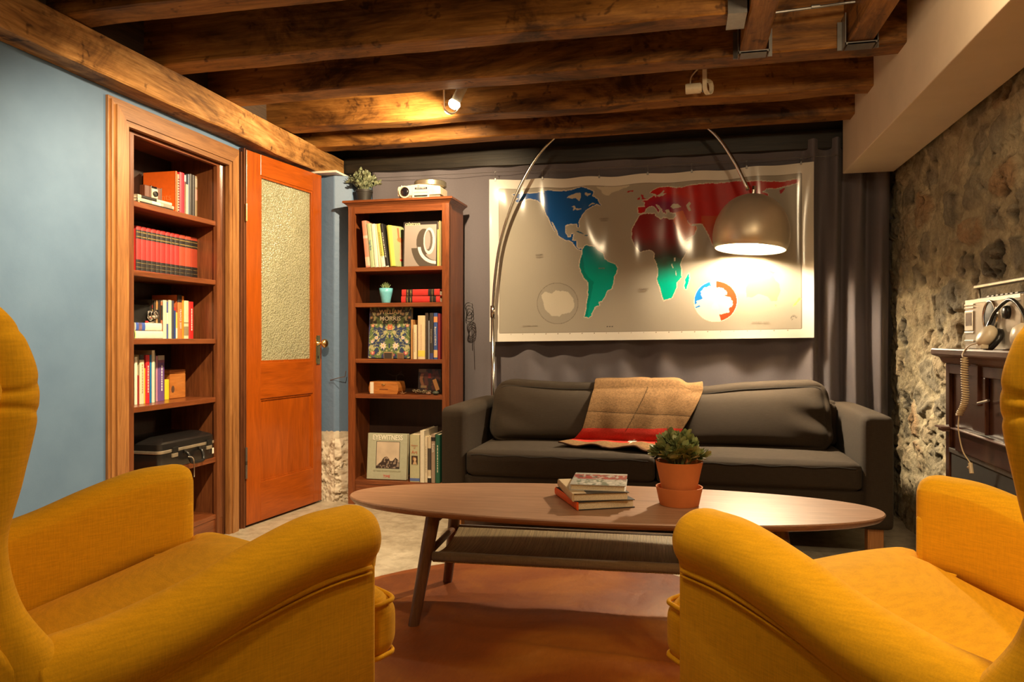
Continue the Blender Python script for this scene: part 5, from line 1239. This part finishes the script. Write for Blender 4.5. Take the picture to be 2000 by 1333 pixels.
# shelf 3
pa, pb = aY(719.5, 663, 4.10), aY(801, 663, 4.10); w_ = (pb - pa).length; hh = .302
rt = thing('book', 'large floral patterned art book facing forward on the third shelf', 'book', ((pa.x + pb.x) / 2, 4.098, Z2[2] + .004), 0, rot=(R(-5), 0, 0))
obj('cover', box(nb(), (-w_ / 2, 0, 0), (w_ / 2, .0025, hh), .0006), paint((.02, .03, .06)), rt); obj('back_cover', box(nb(), (-w_ / 2, .030, 0), (w_ / 2, .0325, hh), .0006), paint((.02, .03, .06)), rt); obj('spine', box(nb(), (-w_ / 2 - .001, 0, 0), (-w_ / 2 + .002, .0325, hh)), paint((.10, .10, .35)), rt); obj('pages', bx((-w_ / 2 + .002, .0025, .002), (w_ / 2 - .003, .030, hh - .002)), M_paper, rt)
def flo(u, v):
    x = np.abs(u - .5); c = np.zeros(u.shape + (3,)); c[:] = (.035, .055, .13); c[v > .63] = (.03, .035, .03)
    n_ = fbm(x * 1.0, v, 13, 4); c[(n_ > .54)] = (.12, .18, .07); n2_ = fbm(x, v, 22, 6); c[n2_ > .64] = (.45, .42, .22)
    for (cx, cv_, r, col, cc) in ((.15, .24, .085, (.82, .66, .62), (.75, .5, .2)), (.40, .10, .06, (.6, .12, .12), (.8, .7, .4)), (.32, .40, .05, (.75, .68, .6), (.6, .2, .1)), (.42, .64, .045, (.62, .2, .14), (.8, .7, .4)), (.0, .61, .085, (.55, .14, .07), (.7, .35, .15)), (.42, .32, .04, (.75, .65, .55), (.6, .1, .1)), (.10, .06, .04, (.65, .1, .15), (.8, .8, .6)), (.30, .87, .05, (.36, .24, .14), (.6, .4, .2)), (.46, .80, .04, (.45, .22, .12), (.7, .5, .3))):
        d = np.hypot(x - cx, (v - cv_) * 1.23); a = np.arctan2((v - cv_) * 1.23, x - cx); m = d < r * (.78 + .22 * np.cos(a * 7)); c[m] = col; c[d < r * .3] = cc
    for (cx, cv_, ra) in ((.27, .53, .5), (.22, .30, .9)):
        d = np.hypot((x - cx) / .12, (v - cv_) / .04); c[(d > .9) & (d < 1.0)] = (.40, .42, .18)
    e = (np.abs(v - .17 - .05 * np.sin(x * 26)) < .006) | (np.abs(v - .46 - .06 * np.sin(x * 20 + 1)) < .006); c[e] = (.45, .5, .2); return c
obj('cover_picture', sheet(w_ - .002, hh - .002, 120, 150, flo), M_print, rt, loc=(0, -.0008, .001))
text('WILLIAM', .036, paint((.80, .58, .34)), rt, (.0, -.0018, hh * .905), sx=1.0, bold=.0004); text('MORRIS', .036, paint((.80, .72, .55)), rt, (.0, -.0018, hh * .775), sx=1.05, bold=.0004)
def trinket(px0, px1, py, lab, c1, c2):
    a_, b_ = aY(px0, 663, 4.06), aY(px1, 663, 4.06); w_ = (b_ - a_).length; h_ = aY(px0, py, 4.06).z - Z2[2]; rt = thing('small_frame', lab, 'ornament', ((a_.x + b_.x) / 2, 4.058, Z2[2] + .001), 0)
    obj('frame', box(nb(), (-w_ / 2, 0, 0), (w_ / 2, .014, h_), .002), paint(c1), rt); obj('face', bx((-w_ / 2 + .004, -.001, .003), (w_ / 2 - .004, .001, h_ - .006)), paint(c2), rt)
trinket(749.5, 767, 688, 'small dark slate block with a wooden top before the floral book', (.32, .20, .10), (.05, .04, .035)); trinket(776, 788, 690, 'smaller brown block with a red mark before the floral book', (.22, .13, .07), (.18, .09, .05))
g = 'upright books on the third shelf of the corner bookcase'
for a_, b_, y_, lab, c_, kw in (
    (802.5, 806.5, 625, 'tan book partly behind the floral art book', (.52, .27, .10), dict(ins=.03)),
    (807, 814, 635, 'slim cream paperback, lowest on the third shelf', (.76, .64, .42), dict(ins=.012, txt='|', tcol=(.5, .35, .2), tsize=.009)),
    (814.3, 815.6, 636, 'very thin multicoloured pamphlet between the cream books', (.2, .08, .05), dict(ins=.02)),
    (816, 830, 617, 'thick cream book with a small yellow mark at its foot', (.72, .57, .36), dict(bands=((.06, .20, (.75, .62, .1)),), txt='|', tcol=(.62, .45, .30), tsize=.013)),
    (830.3, 836.5, 612, 'dark brown book right of the thick cream one', (.05, .035, .03), dict(ins=.03)),
    (836.8, 838.6, 627, 'very thin grey blue booklet on the third shelf', (.35, .38, .45), {}),
    (839, 846.5, 612, 'black book with a navy foot and faint lettering', (.045, .04, .04), dict(bands=((0, .13, (.05, .06, .2)),), txt='Creative Leadership', tcol=(.5, .4, .3), tsize=.010)),
    (847, 854.5, 612, 'blue and orange science book with white lettering', (.05, .10, .32), dict(bands=((.80, .92, (.7, .3, .12)), (.04, .2, (.7, .45, .2))), txt='Beyond SCIENCE', tcol=(.85, .8, .7), tsize=.015, tfrac=.5)),
    (855, 860, 613, 'maroon book against the right stile of the third shelf', (.22, .02, .03), {})):
    kw.setdefault('ins', .016); book(2, 2, a_, b_, y_, lab, c_, depth=.15, grp=g, **kw)
# shelf 4: cigar box, pliers and odds and ends
z = Z2[3]; pa, pb = aY(719.5, 663, 4.065), aY(778, 663, 4.065); w_ = (pb - pa).length
rt = thing('wooden_box', 'orange wooden box with a brass clasp on the fourth shelf of the corner bookcase', 'box', ((pa.x + pb.x) / 2, 4.066, z + .001), R(-1.5))
bm = nb(); secs = []
for xx in (-w_ / 2, -w_ / 2 + .004, w_ / 2 - .004, w_ / 2):
    pass
bm = nb(); pr = [(-w_ / 2 + .008, 0), (-w_ / 2 + .001, .018), (-w_ / 2, .038), (-w_ / 2 + .004, .058), (w_ / 2 - .004, .058), (w_ / 2, .038), (w_ / 2 - .001, .018), (w_ / 2 - .008, 0)]
prism(bm, pr, 1, 0, .11); bevel_all(bm, .002); obj('box_body', bm, M_burl, rt)
bm = nb(); prism(bm, [(-w_ / 2 + .004, .0585), (-w_ / 2 + .010, .073), (w_ / 2 - .010, .073), (w_ / 2 - .004, .0585)], 1, 0, .11); obj('lid', bm, M_burl, rt)
obj('paper_label', box(nb(), (-w_ / 2 + .010, -.001, .003), (-w_ / 2 + .032, .001, .070)), paint((.74, .70, .58)), rt)
bm = nb(); box(bm, (-.010, -.003, .052), (.012, .0, .060), .001); tube(bm, [(.001 + .005 * math.cos(a * PI / 4), -.003, .056 + .005 * math.sin(a * PI / 4)) for a in range(9)], .0012, 6); obj('clasp', bm, M_brass, rt)
obj('maker_mark', bx((-.025, -.0006, .026), (.028, .0, .031)), paint((.16, .05, .02)), rt)
bm = nb(); tube(bm, crom([(0, 0, .10), (.03, 0, .105), (.045, .002, .118), (.05, .002, .125)], 4), .004, 8)
tube(bm, crom([(.045, .002, .115), (.058, .0, .108), (.07, 0, .096)], 4), lambda t_: .006 * (1 - t_) + .001, 8); tube(bm, crom([(.0, 0, .10), (-.03, 0, .112), (-.05, 0, .118)], 4), lambda t_: .004 * (1 - t_) + .0008, 8)
tube(bm, [(.02, 0, .0), (.02, 0, .104)], .004, 8); box(bm, (-.012, -.02, 0), (.052, .02, .005), .001)
tag(obj('metal_bird', bm, pl('dark_iron', (.06, .05, .045), .45, .6), loc=((pa.x + pb.x) / 2, 4.22, z + .001)), 'small dark metal bird shaped ornament standing behind the wooden box', 'ornament')
p0 = aY(795, 663, 4.10)
def torus(bm, c, r, tr, m): 
    pts = [Matrix.Translation(c) @ m @ Vector((r * math.cos(2 * PI * k / 14), r * .62 * math.sin(2 * PI * k / 14), 0)) for k in range(15)]; tube(bm, pts, tr, 6)
rt = thing('metal_chain', 'tarnished metal chain heaped on the fourth shelf', 'chain', (aY(822, 663, 4.085).x, 4.085, z + .006)); rnd = random.Random(4)
bm = nb()
for k in range(26):
    a = k * .55; torus(bm, (math.cos(a) * (.012 + .0012 * k) * 1.3, math.sin(a) * .018, .005 + .014 * rnd.random()), .010, .0024, Matrix.Rotation(rnd.uniform(0, 3), 4, 'Z') @ Matrix.Rotation(rnd.uniform(0, 1.4), 4, 'X'))
obj('links', bm, pl('tarnished_metal', (.20, .15, .09), .4, .7), rt, smooth=True)
def stone_(name, lab, cat, x, y, r, col, seed):
    bm = nb(); bmesh.ops.create_icosphere(bm, subdivisions=3, radius=r)
    for v in bm.verts: v.co = v.co * (1 + .25 * noise.noise(v.co * (.6 / r) + Vector((seed, 0, 0)))); v.co.z *= .6
    mz = min(v.co.z for v in bm.verts)
    for v in bm.verts: v.co.z -= mz
    tag(obj(name, bm, paint(col, .6), loc=(x, y, z + .0005), smooth=True), lab, cat)
stone_('pebble', 'rounded reddish pebble to the right of the metal chain', 'stone', aY(838, 663, 4.07).x, 4.07, .014, (.22, .11, .07), 1); stone_('pebble', 'dark green grey lump of rock at the right end of the fourth shelf', 'stone', aY(851, 663, 4.075).x, 4.075, .019, (.06, .07, .05), 3)
bm = nb(); rnd = random.Random(9)
for k in range(9): a = k * .75; tube(bm, [(0, 0, .006), (math.cos(a) * .022, math.sin(a) * .018, .004 + .022 * rnd.random())], lambda t_: .0022 * (1 - t_) + .0004, 5)
bm.verts.ensure_lookup_table(); tag(obj('star_anise_ornament', bm, paint((.28, .15, .07)), loc=(aY(786, 663, 4.05).x, 4.062, z + .0005)), 'small spiky brown starfish like ornament beside the wooden box', 'ornament')
pa, pb = aY(816, 663, 4.17), aY(860, 663, 4.17); w_ = (pb - pa).length; hh = aY(830, 722, 4.17).z - z
rt = thing('book', 'dark picture book with a boot and red shapes standing behind the chain', 'book', ((pa.x + pb.x) / 2, 4.172, z + .003), 0, rot=(R(-5), 0, 0))
obj('cover', box(nb(), (-w_ / 2, 0, 0), (w_ / 2, .002, hh)), paint((.05, .035, .03)), rt); obj('pages', bx((-w_ / 2 + .002, .002, .002), (w_ / 2 - .003, .014, hh - .002)), M_paper, rt); obj('back_cover', box(nb(), (-w_ / 2, .014, 0), (w_ / 2, .016, hh)), paint((.05, .035, .03)), rt)
def dk(u, v):
    n_ = fbm(u, v, 6, 3); c = np.zeros(u.shape + (3,)); c[:] = (.05, .035, .03); c[n_ > .55] = (.14, .05, .035)
    c[(u < .33) & (v > .88)] = (.22, .16, .10); b = (np.abs(u - .18 - .05 * np.sin(v * 8)) < .07) & (v > .25) & (v < .8); c[b] = (.34, .15, .07); c[(np.abs(u - .25) < .13) & (np.abs(v - .27) < .05)] = (.40, .27, .13); c[(np.abs(u - .5) < .06) & (np.abs(v - .72) < .1)] = (.35, .04, .03); return c
obj('cover_picture', sheet(w_ - .002, hh - .002, 50, 60, dk), M_print, rt, loc=(0, -.0008, .001))
p = aY(850, 745, 4.12); tag(obj('luggage_label', box(nb(), (-.010, -.001, -.035), (.014, .001, .035), .001), paint((.66, .34, .12)), loc=(aY(851, 663, 4.135).x, 4.135, z + .055), rot=(R(-12), R(-24), 0)), 'small orange and black printed tag leaning against the dark picture book', 'tag')
# bottom shelf
z = Z2[4]; pa, pb = aY(716.5, 663, 4.075), aY(793, 663, 4.075); w_ = (pb - pa).length; hh = .268
rt = thing('book', 'large sage green photography book facing forward on the bottom shelf', 'book', ((pa.x + pb.x) / 2, 4.078, z + .004), R(1.5), rot=(R(-5), 0, R(1.5)))
SG = (.42, .44, .33); SGc = paint(SG, .25)
obj('cover', box(nb(), (-w_ / 2, 0, 0), (w_ / 2, .0025, hh), .0006), SGc, rt); obj('back_cover', box(nb(), (-w_ / 2, .028, 0), (w_ / 2, .0305, hh), .0006), SGc, rt); obj('spine', box(nb(), (-w_ / 2 - .001, 0, 0), (-w_ / 2 + .002, .0305, hh)), SGc, rt); obj('pages', bx((-w_ / 2 + .002, .0025, .002), (w_ / 2 - .003, .028, hh - .002)), M_paper, rt)
def sep_(u, v):
    c = np.zeros(u.shape + (3,)); c[:] = (.60, .50, .38); c = c * (.8 + .35 * fbm(u, v, 3, 7))[..., None]
    hl = .10 + .36 * np.exp(-((u - .42) / .22) ** 2) + .30 * np.exp(-((u - .85) / .15) ** 2) + .08 * (fbm(u, v, 14, 2) - .5); m = v < hl; g_ = fbm(u, v, 18, 8); c[m] = (np.array((.05, .035, .03)) + (g_[m] > .55)[..., None] * np.array((.25, .2, .15)))
    c[(u < .02) | (u > .98) | (v < .015) | (v > .985)] = (.05, .04, .04); return c
ph, pw = hh * .59, w_ * .60; obj('cover_picture', sheet(pw, ph, 70, 84, sep_), M_print, rt, loc=(.004, -.0008, hh * .235))
text('EYEWITNESS', .041, paint((.82, .80, .68)), rt, (.0, -.0016, hh * .905), sx=.80, bold=.0006); text('150 YEARS OF PHOTOJOURNALISM', .0115, paint((.30, .28, .18)), rt, (0, -.0012, hh * .18), sx=.95); text('TIME', .020, paint((.65, .04, .04)), rt, (.0, -.0012, hh * .065))
g = 'upright books on the bottom shelf'
r_ = book(2, 4, 800.5, 819.5, 850, 'thick pale green art history book with a portrait on its spine', (.48, .47, .30), depth=.2, ins=.02, grp=g, rough=.3, bands=((.02, .08, (.10, .16, .40)),)); r_.scale = (1, 1, 1)
r2 = r_; text('History\nof', .0135, paint((.45, .16, .08)), r2, (0, -.0055, .205)); text('Art', .026, paint((.50, .12, .05)), r2, (0, -.0055, .172))
def por(u, v):
    c = np.zeros(u.shape + (3,)); c[:] = (.05, .025, .015); c[np.hypot((u - .55) / .24, (v - .58) / .24) < 1] = (.45, .25, .11); c[np.hypot((u - .56) / .17, (v - .58) / .2) < 1] = (.66, .48, .30); c[(v < .36) & (np.abs(u - .55) < .35 - v * .5)] = (.55, .38, .22); c[(u < .5) & (v > .5) & (np.hypot(u - .5, v - .6) < .3) & (u < .42)] = (.4, .2, .06); return c
obj('portrait', sheet(.038, .050, 26, 34, por), M_print, r2, loc=(.001, -.0055, .102))
for a_, b_, y_, lab, c_, kw in (
    (820.5, 829, 842, 'tall white book, tallest on the bottom shelf', (.74, .68, .54), dict(depth=.24, ins=.012)),
    (829.5, 835, 854, 'cream book with grey lettering right of the tall white one', (.70, .60, .44), dict(txt='|', tcol=(.3, .25, .2), tsize=.010)),
    (835.4, 842, 854, 'book with a black and white photo spine on the bottom shelf', (.62, .52, .36), dict(bands=((.1, .14, W_), (.0, .1, BK_), (.28, .75, (.06, .05, .045))))),
    (842.5, 850, 849, 'brown grey book with white script lettering on the bottom shelf', (.34, .25, .19), dict(txt='South', tcol=(.8, .75, .65), tsize=.022, tfrac=.72, bands=((.86, .94, BK_),))),
    (850.5, 859.5, 850, 'dark green book half hidden behind the sofa arm', (.015, .10, .06), dict(txt='|', tcol=(.7, .65, .5), tsize=.013, tfrac=.55))):
    kw.setdefault('ins', .018); kw.setdefault('depth', .19); book(2, 4, a_, b_, y_, lab, c_, grp=g, **kw)
# cable behind the bookcase
bm = nb(); pts = []
for k in range(60): a = k * .42; pts.append((-1.262 + .022 * math.cos(a) + .006 * math.sin(k * .9), 4.30 + .0012 * k * .4, 1.16 - .0012 * k + .035 * math.sin(a)))
tube(bm, crom(pts, 2), .0022, 5); tube(bm, [(-1.25, 4.32, 1.13), (-1.245, 4.33, .9)], .0022, 5)
tag(obj('cable_coil', bm, M_black, smooth=True), 'coiled black cable hanging at the right side of the corner bookcase', 'cable')
bm = nb(); tube(bm, [aY(645, 743, 4.08), aY(660, 739, 4.07), aY(674, 736, 4.07), aY(676, 725, 4.075)], .0022, 6)  # dark strip added to stand for a shadowy crack in the pier
tag(obj('pier_crack_shadow', bm, paint((.10, .06, .04))), 'thin dark strip added for a shadowy crack on the blue pier beside the corner bookcase', 'wire')
# ================================================================ THINGS ON THE COFFEE TABLE
p = aZ(1327, 980, .40); p = aZ(1326, 990, .40) ; pc_ = Vector((-.004, 2.60, TZ + .0008))
pc_ = CAM + ray(1326.5, 663) * 2.56; pc_.z = TZ + .0008
rt = thing('potted_plant', 'bushy green plant in a terracotta pot standing on the coffee table', 'plant', pc_)
M_terra = pl('terracotta', (.62, .20, .06), .7, nscale=12, noise_amt=.06, spec=.2)
bm = nb(); lathe(bm, [(.0, .006), (.052, .006), (.0545, .03), (.0805, .150), (.0765, .150), (.070, .128), (0, .126)], n=56); obj('pot', bm, M_terra, rt, angle=30)
bm = nb(); lathe(bm, [(0, 0), (.0655, 0), (.067, .003), (.0795, .062), (.0755, .062), (.064, .006), (0, .0055)], n=56); obj('saucer', bm, M_terra, rt, angle=30)
obj('foliage', foliage(62, .084, .116, .037, .020, 21, .128), M_leaf, rt, smooth=True)
bm = nb(); lathe(bm, [(0, .127), (.069, .127), (.069, .1285), (0, .1295)], n=30); obj('soil', bm, paint((.03, .02, .012), .9), rt)
def tbook(label, A, B, Cn, z0, t_, colsp, coltop, top=None):
    A = aZ(*A, z0); B = aZ(*B, z0); Cf = aZ(*Cn, z0); ab = (B - A); wd = ab.length; ang = math.atan2(ab.y, ab.x); ht_ = (Cf - A).length * .97
    rt = thing('book', label, 'book', (A.x, A.y, z0 + .0006), ang, 'books stacked on the coffee table'); c = .0022
    bm = nb(); box(bm, (0, 0, 0), (wd, ht_, c)); box(bm, (0, 0, t_ - c), (wd, ht_, t_)); obj('cover', bm, paint(coltop), rt)
    bm = nb(); N = 7; pr = [(-min(.004, t_ * .2) * math.sin(PI * k / (N - 1)), t_ / 2 - t_ / 2 * math.cos(PI * k / (N - 1))) for k in range(N)]; prism(bm, [(.0035, 0), ] + pr + [(.0035, t_)], 1, -.0004, ht_ + .0004); obj('spine', bm, paint(colsp), rt)
    obj('pages', bx((.002, .004, c), (wd - .005, ht_ - .004, t_ - c)), M_paper, rt); return rt, wd, ht_
tbook('black book with an orange spine at the bottom of the table stack', (1128, 998), (1240, 992), (1080, 966), .4006, .027, (.80, .10, .01), (.03, .03, .035))
r_, w_, h_ = tbook('cream spined book with a black cover in the middle of the table stack', (1119, 981), (1229, 978), (1091, 950), .4285, .0265, (.60, .46, .28), (.05, .045, .045))
obj('cover_strip', bx((0, .0, .0262), (w_ * .24, h_, .0269)), paint((.60, .46, .28)), r_)
r_, w_, h_ = tbook('small book with a printed red and white street scene on top of the table stack', (1113, 958), (1222, 962), (1122, 934), .456, .020, (.50, .48, .44), (.52, .50, .46))
def prt(u, v):
    c = np.zeros(u.shape + (3,)); c[:] = (.50, .49, .44); n_ = fbm(u, v * .5, 16, 3); c[(v > .48) & (v < .88) & (n_ > .42)] = (.40, .06, .05); c[(v > .5) & (v < .85) & (fbm(u, v, 22, 9) > .6)] = (.10, .09, .08); c[(v < .45) & (n_ > .5)] = (.20, .24, .18); c[(v < .4) & (fbm(u, v * .6, 20, 5) > .58)] = (.7, .68, .6); return c
def sfl(u, v): return u * w_, v * h_, u * 0 + .0205
obj('cover_picture', sheet(1, 1, 60, 44, prt, sfl), M_print, r_)

# ================================================================ CABINET AT THE RIGHT WITH THE RADIO
FX, YF, YN = .885, 2.845, 2.18; CT = .938
rt = thing('upright_cabinet', 'dark reddish upright cabinet against the stone wall at the right', 'cabinet', (FX, YF, 0))
def L3(x, y, z): return (x - FX, y - YF, z)
obj('carcass', bx(L3(FX + .012, YN, .02), L3(1.07, YF, CT - .03)), M_dkfurn, rt)
bm = nb(); secs = []
for o_, z in ((.004, CT - .05), (.010, CT - .044), (.016, CT - .030), (.034, CT - .022), (.036, CT - .018), (.036, CT - .004), (.033, CT)):
    secs.append([Vector(L3(FX - o_, YN, z)), Vector(L3(FX - o_, YF + o_, z)), Vector(L3(1.075, YF + o_, z)), Vector(L3(1.075, YN, z))])
loft(bm, secs); obj('top_board', bm, wood('cabinet_top', (.10, .055, .045), (.16, .09, .07), (.2, .12, .09), axis=1, rough=.35), rt)
bm = nb(); box(bm, L3(FX, YF - .035, .02), L3(FX + .012, YF, CT - .05), .002); box(bm, L3(FX, YN, CT - .085), L3(FX + .012, YF - .035, CT - .05), .002); box(bm, L3(FX, 2.50, .68), L3(FX + .012, 2.60, CT - .085), .002); obj('face_frame', bm, M_dkfurn, rt)
bm = nb(); box(bm, L3(FX - .008, 2.535, .765), L3(FX + .002, 2.585, .895), .002); box(bm, L3(FX - .012, 2.54, .888), L3(FX, 2.58, .892)); obj('raised_panel', bm, M_dkfurn, rt)
bm = nb(); box(bm, L3(FX - .030, YF - .05, .665), L3(FX, YF + .012, .672), .001); box(bm, L3(FX - .022, YF - .045, .655), L3(FX, YF + .006, .665), .001); box(bm, L3(FX - .020, YN, .672), L3(FX - .004, YF - .11, .676), .001); obj('ledge_moulding', bm, wood('cabinet_top', (.1, .05, .04), (.16, .09, .07), (.2, .12, .09), axis=1), rt)
bm = nb(); box(bm, L3(FX - .006, YN, .60), L3(FX + .012, YF - .11, .672), .003); obj('key_flap', bm, M_dkfurn, rt)
obj('dark_cloth_panel', bx(L3(FX + .004, YN, .08), L3(FX + .013, YF - .045, .59)), M_blackm, rt)
bm = nb(); box(bm, L3(FX - .0, YN, .585), L3(FX + .014, YF - .03, .60), .001); obj('edge_trim', bm, M_steel, rt)
bm = nb(); tube(bm, [L3(FX - .012, 2.44, .79), L3(FX - .012, 2.52, .775)], .004, 8); obj('handle', bm, M_chrome, rt)
# radio cassette player, its face towards -X
bxx, by1, bz = .925, 2.785, CT + .001; BL, BHt, BD = .43, .160, .10
rt = thing('radio_cassette_player', 'silver portable radio cassette player with a black round speaker on the cabinet', 'radio', (bxx, by1, bz))
# local: x depth (0 face), y negative towards the camera
obj('housing', box(nb(), (0, -BL, 0), (BD, 0, BHt), .004), pl('silver_plastic', (.66, .60, .50), .3, .25), rt)
obj('side_strip', box(nb(), (-.001, -BL + .004, BHt - .012), (.03, -.004, BHt + .001), .001), M_chrome, rt)
bm = nb(); box(bm, (-.004, -.085, .058), (.002, -.008, .125), .002); ca = obj('cassette_door', bm, M_chrome, rt); obj('cassette_window', bx((-.0045, -.072, .075), (-.003, -.020, .118)), pl('smoke_window', (.16, .12, .13), .1, .3), ca)
bm = nb(); bm.free()
for z_ in (.132, .142, .050, .022): obj('key', box(nb(), (-.004, -.086, z_), (.0, -.006, z_ + .006), .001), M_chrome, rt)
sc_ = Matrix.Translation((0, -.22, .098)) @ Matrix.Rotation(R(-90), 4, 'Y')
bm = nb(); lathe(bm, [(.054, 0), (.054, .006), (.050, .008), (.046, .004)], n=48, cap=False, m=sc_); obj('speaker_ring', bm, M_chrome, rt, smooth=True)
bm = nb(); lathe(bm, [(.047, .002), (.044, .004), (0, .005)], n=48, cap=False, m=sc_); obj('speaker_grille', bm, M_blackm, rt, smooth=True)
sc_ = Matrix.Translation((0, -.345, .11)) @ Matrix.Rotation(R(-90), 4, 'Y'); bm = nb(); lathe(bm, [(.020, 0), (.020, .006), (.017, .012), (0, .013)], n=32, m=sc_); obj('tuning_dial', bm, M_black, rt, smooth=True)
bm = nb(); tube(bm, [(.03, -.045, BHt - .02), (.03, -.030, BHt + .045)], .006, 8); tube(bm, [(.03, -BL + .045, BHt - .02), (.03, -BL + .03, BHt + .045)], .006, 8); box(bm, (.018, -BL + .02, BHt + .038), (.042, -.022, BHt + .050), .003); obj('handle', bm, pl('dark_chrome', (.30, .26, .20), .3, .9), rt)
obj('control_strip', box(nb(), (.02, -BL + .02, BHt), (.08, -.05, BHt + .006), .002), M_black, rt)
bm = nb(); bm.free()
for k in range(7): obj('button', box(nb(), (.03, -.12 - k * .035, BHt + .006), (.05, -.10 - k * .035, BHt + .011), .001), M_steel, rt)
# headphones leaning on the radio
hp = aX(1934, 663, .895); rt = thing('headphones', 'cream and black headphones resting against the radio on the cabinet', 'headphones', (.888, hp.y, CT + .001))
m_ = Matrix.Translation((.0, 0, .038)) @ Matrix.Rotation(R(-58), 4, 'Y') @ Matrix.Rotation(R(0), 4, 'X')
bm = nb(); lathe(bm, [(0, -.012), (.028, -.012), (.033, -.006), (.036, .004), (.034, .013), (.024, .020), (0, .023)], n=36, m=m_); obj('ear_cup', bm, M_cream, rt, smooth=True)
bm = nb(); lathe(bm, [(.036, -.026), (.040, -.020), (.038, -.012), (.020, -.012), (.020, -.024)], n=36, m=m_); obj('ear_cushion', bm, M_black, rt, smooth=True)
bm = nb(); box(bm, (-.024, -.022, .002), (-.004, .022, .016), .003); obj('cup_bracket', bm, M_cream, rt)
bm = nb(); tube(bm, crom([(.006, .034, .05), (.020, .034, .085), (.024, -.0, .118), (.024, -.10, .145), (.022, -.19, .10), (.02, -.22, .04)], 6), .0055, 8); obj('headband', bm, M_black, rt, smooth=True)
m_ = Matrix.Translation((.008, -.205, .040)) @ Matrix.Rotation(R(-80), 4, 'Y'); bm = nb(); lathe(bm, [(0, -.012), (.034, -.012), (.036, .004), (.024, .018), (0, .020)], n=30, m=m_); obj('ear_cup', bm, M_cream, rt, smooth=True)
# coiled cord and plug
M_cord = pl('cord_tan', (.58, .46, .28), .45)
hx_ = .835; c0 = aX(1884, 700, hx_); c1 = aX(1885, 782, hx_); c2 = aX(1873, 812, hx_); pe = aX(1895, 905, hx_ + .02); pts = [aX(1911, 670, .868), aX(1893, 676, .855), aX(1881, 690, .845), aX(1880, 698, hx_)]
ax = crom([c0, (c0 + c1) / 2 + Vector((0, .002, 0)), c1, c2], 60); coil = []
for i, q in enumerate(ax): a = i * .92; coil.append(q + Vector((.0095 * math.cos(a), .0095 * math.sin(a), 0)))
bm = nb(); tube(bm, crom(pts, 6) + coil + crom([c2, aX(1872, 840, hx_), aX(1880, 880, hx_ + .01), pe], 6), .0019, 6)
rt = thing('headphone_cord', 'coiled tan headphone cord hanging down the front of the cabinet', 'cord', (0, 0, 0)); obj('cord', bm, M_cord, rt, smooth=True)
bm = nb(); tube(bm, [aX(1911, 670, .868), aX(1917, 668, .872)], .004, 8); obj('strain_relief', bm, M_black, rt)
bm = nb(); tube(bm, [pe, pe + Vector((0, -.012, -.03))], .0062, 8); tube(bm, [pe + Vector((0, -.005, -.010)), pe + Vector((0, .016, -.016))], .004, 8); obj('plug', bm, M_cord, rt)
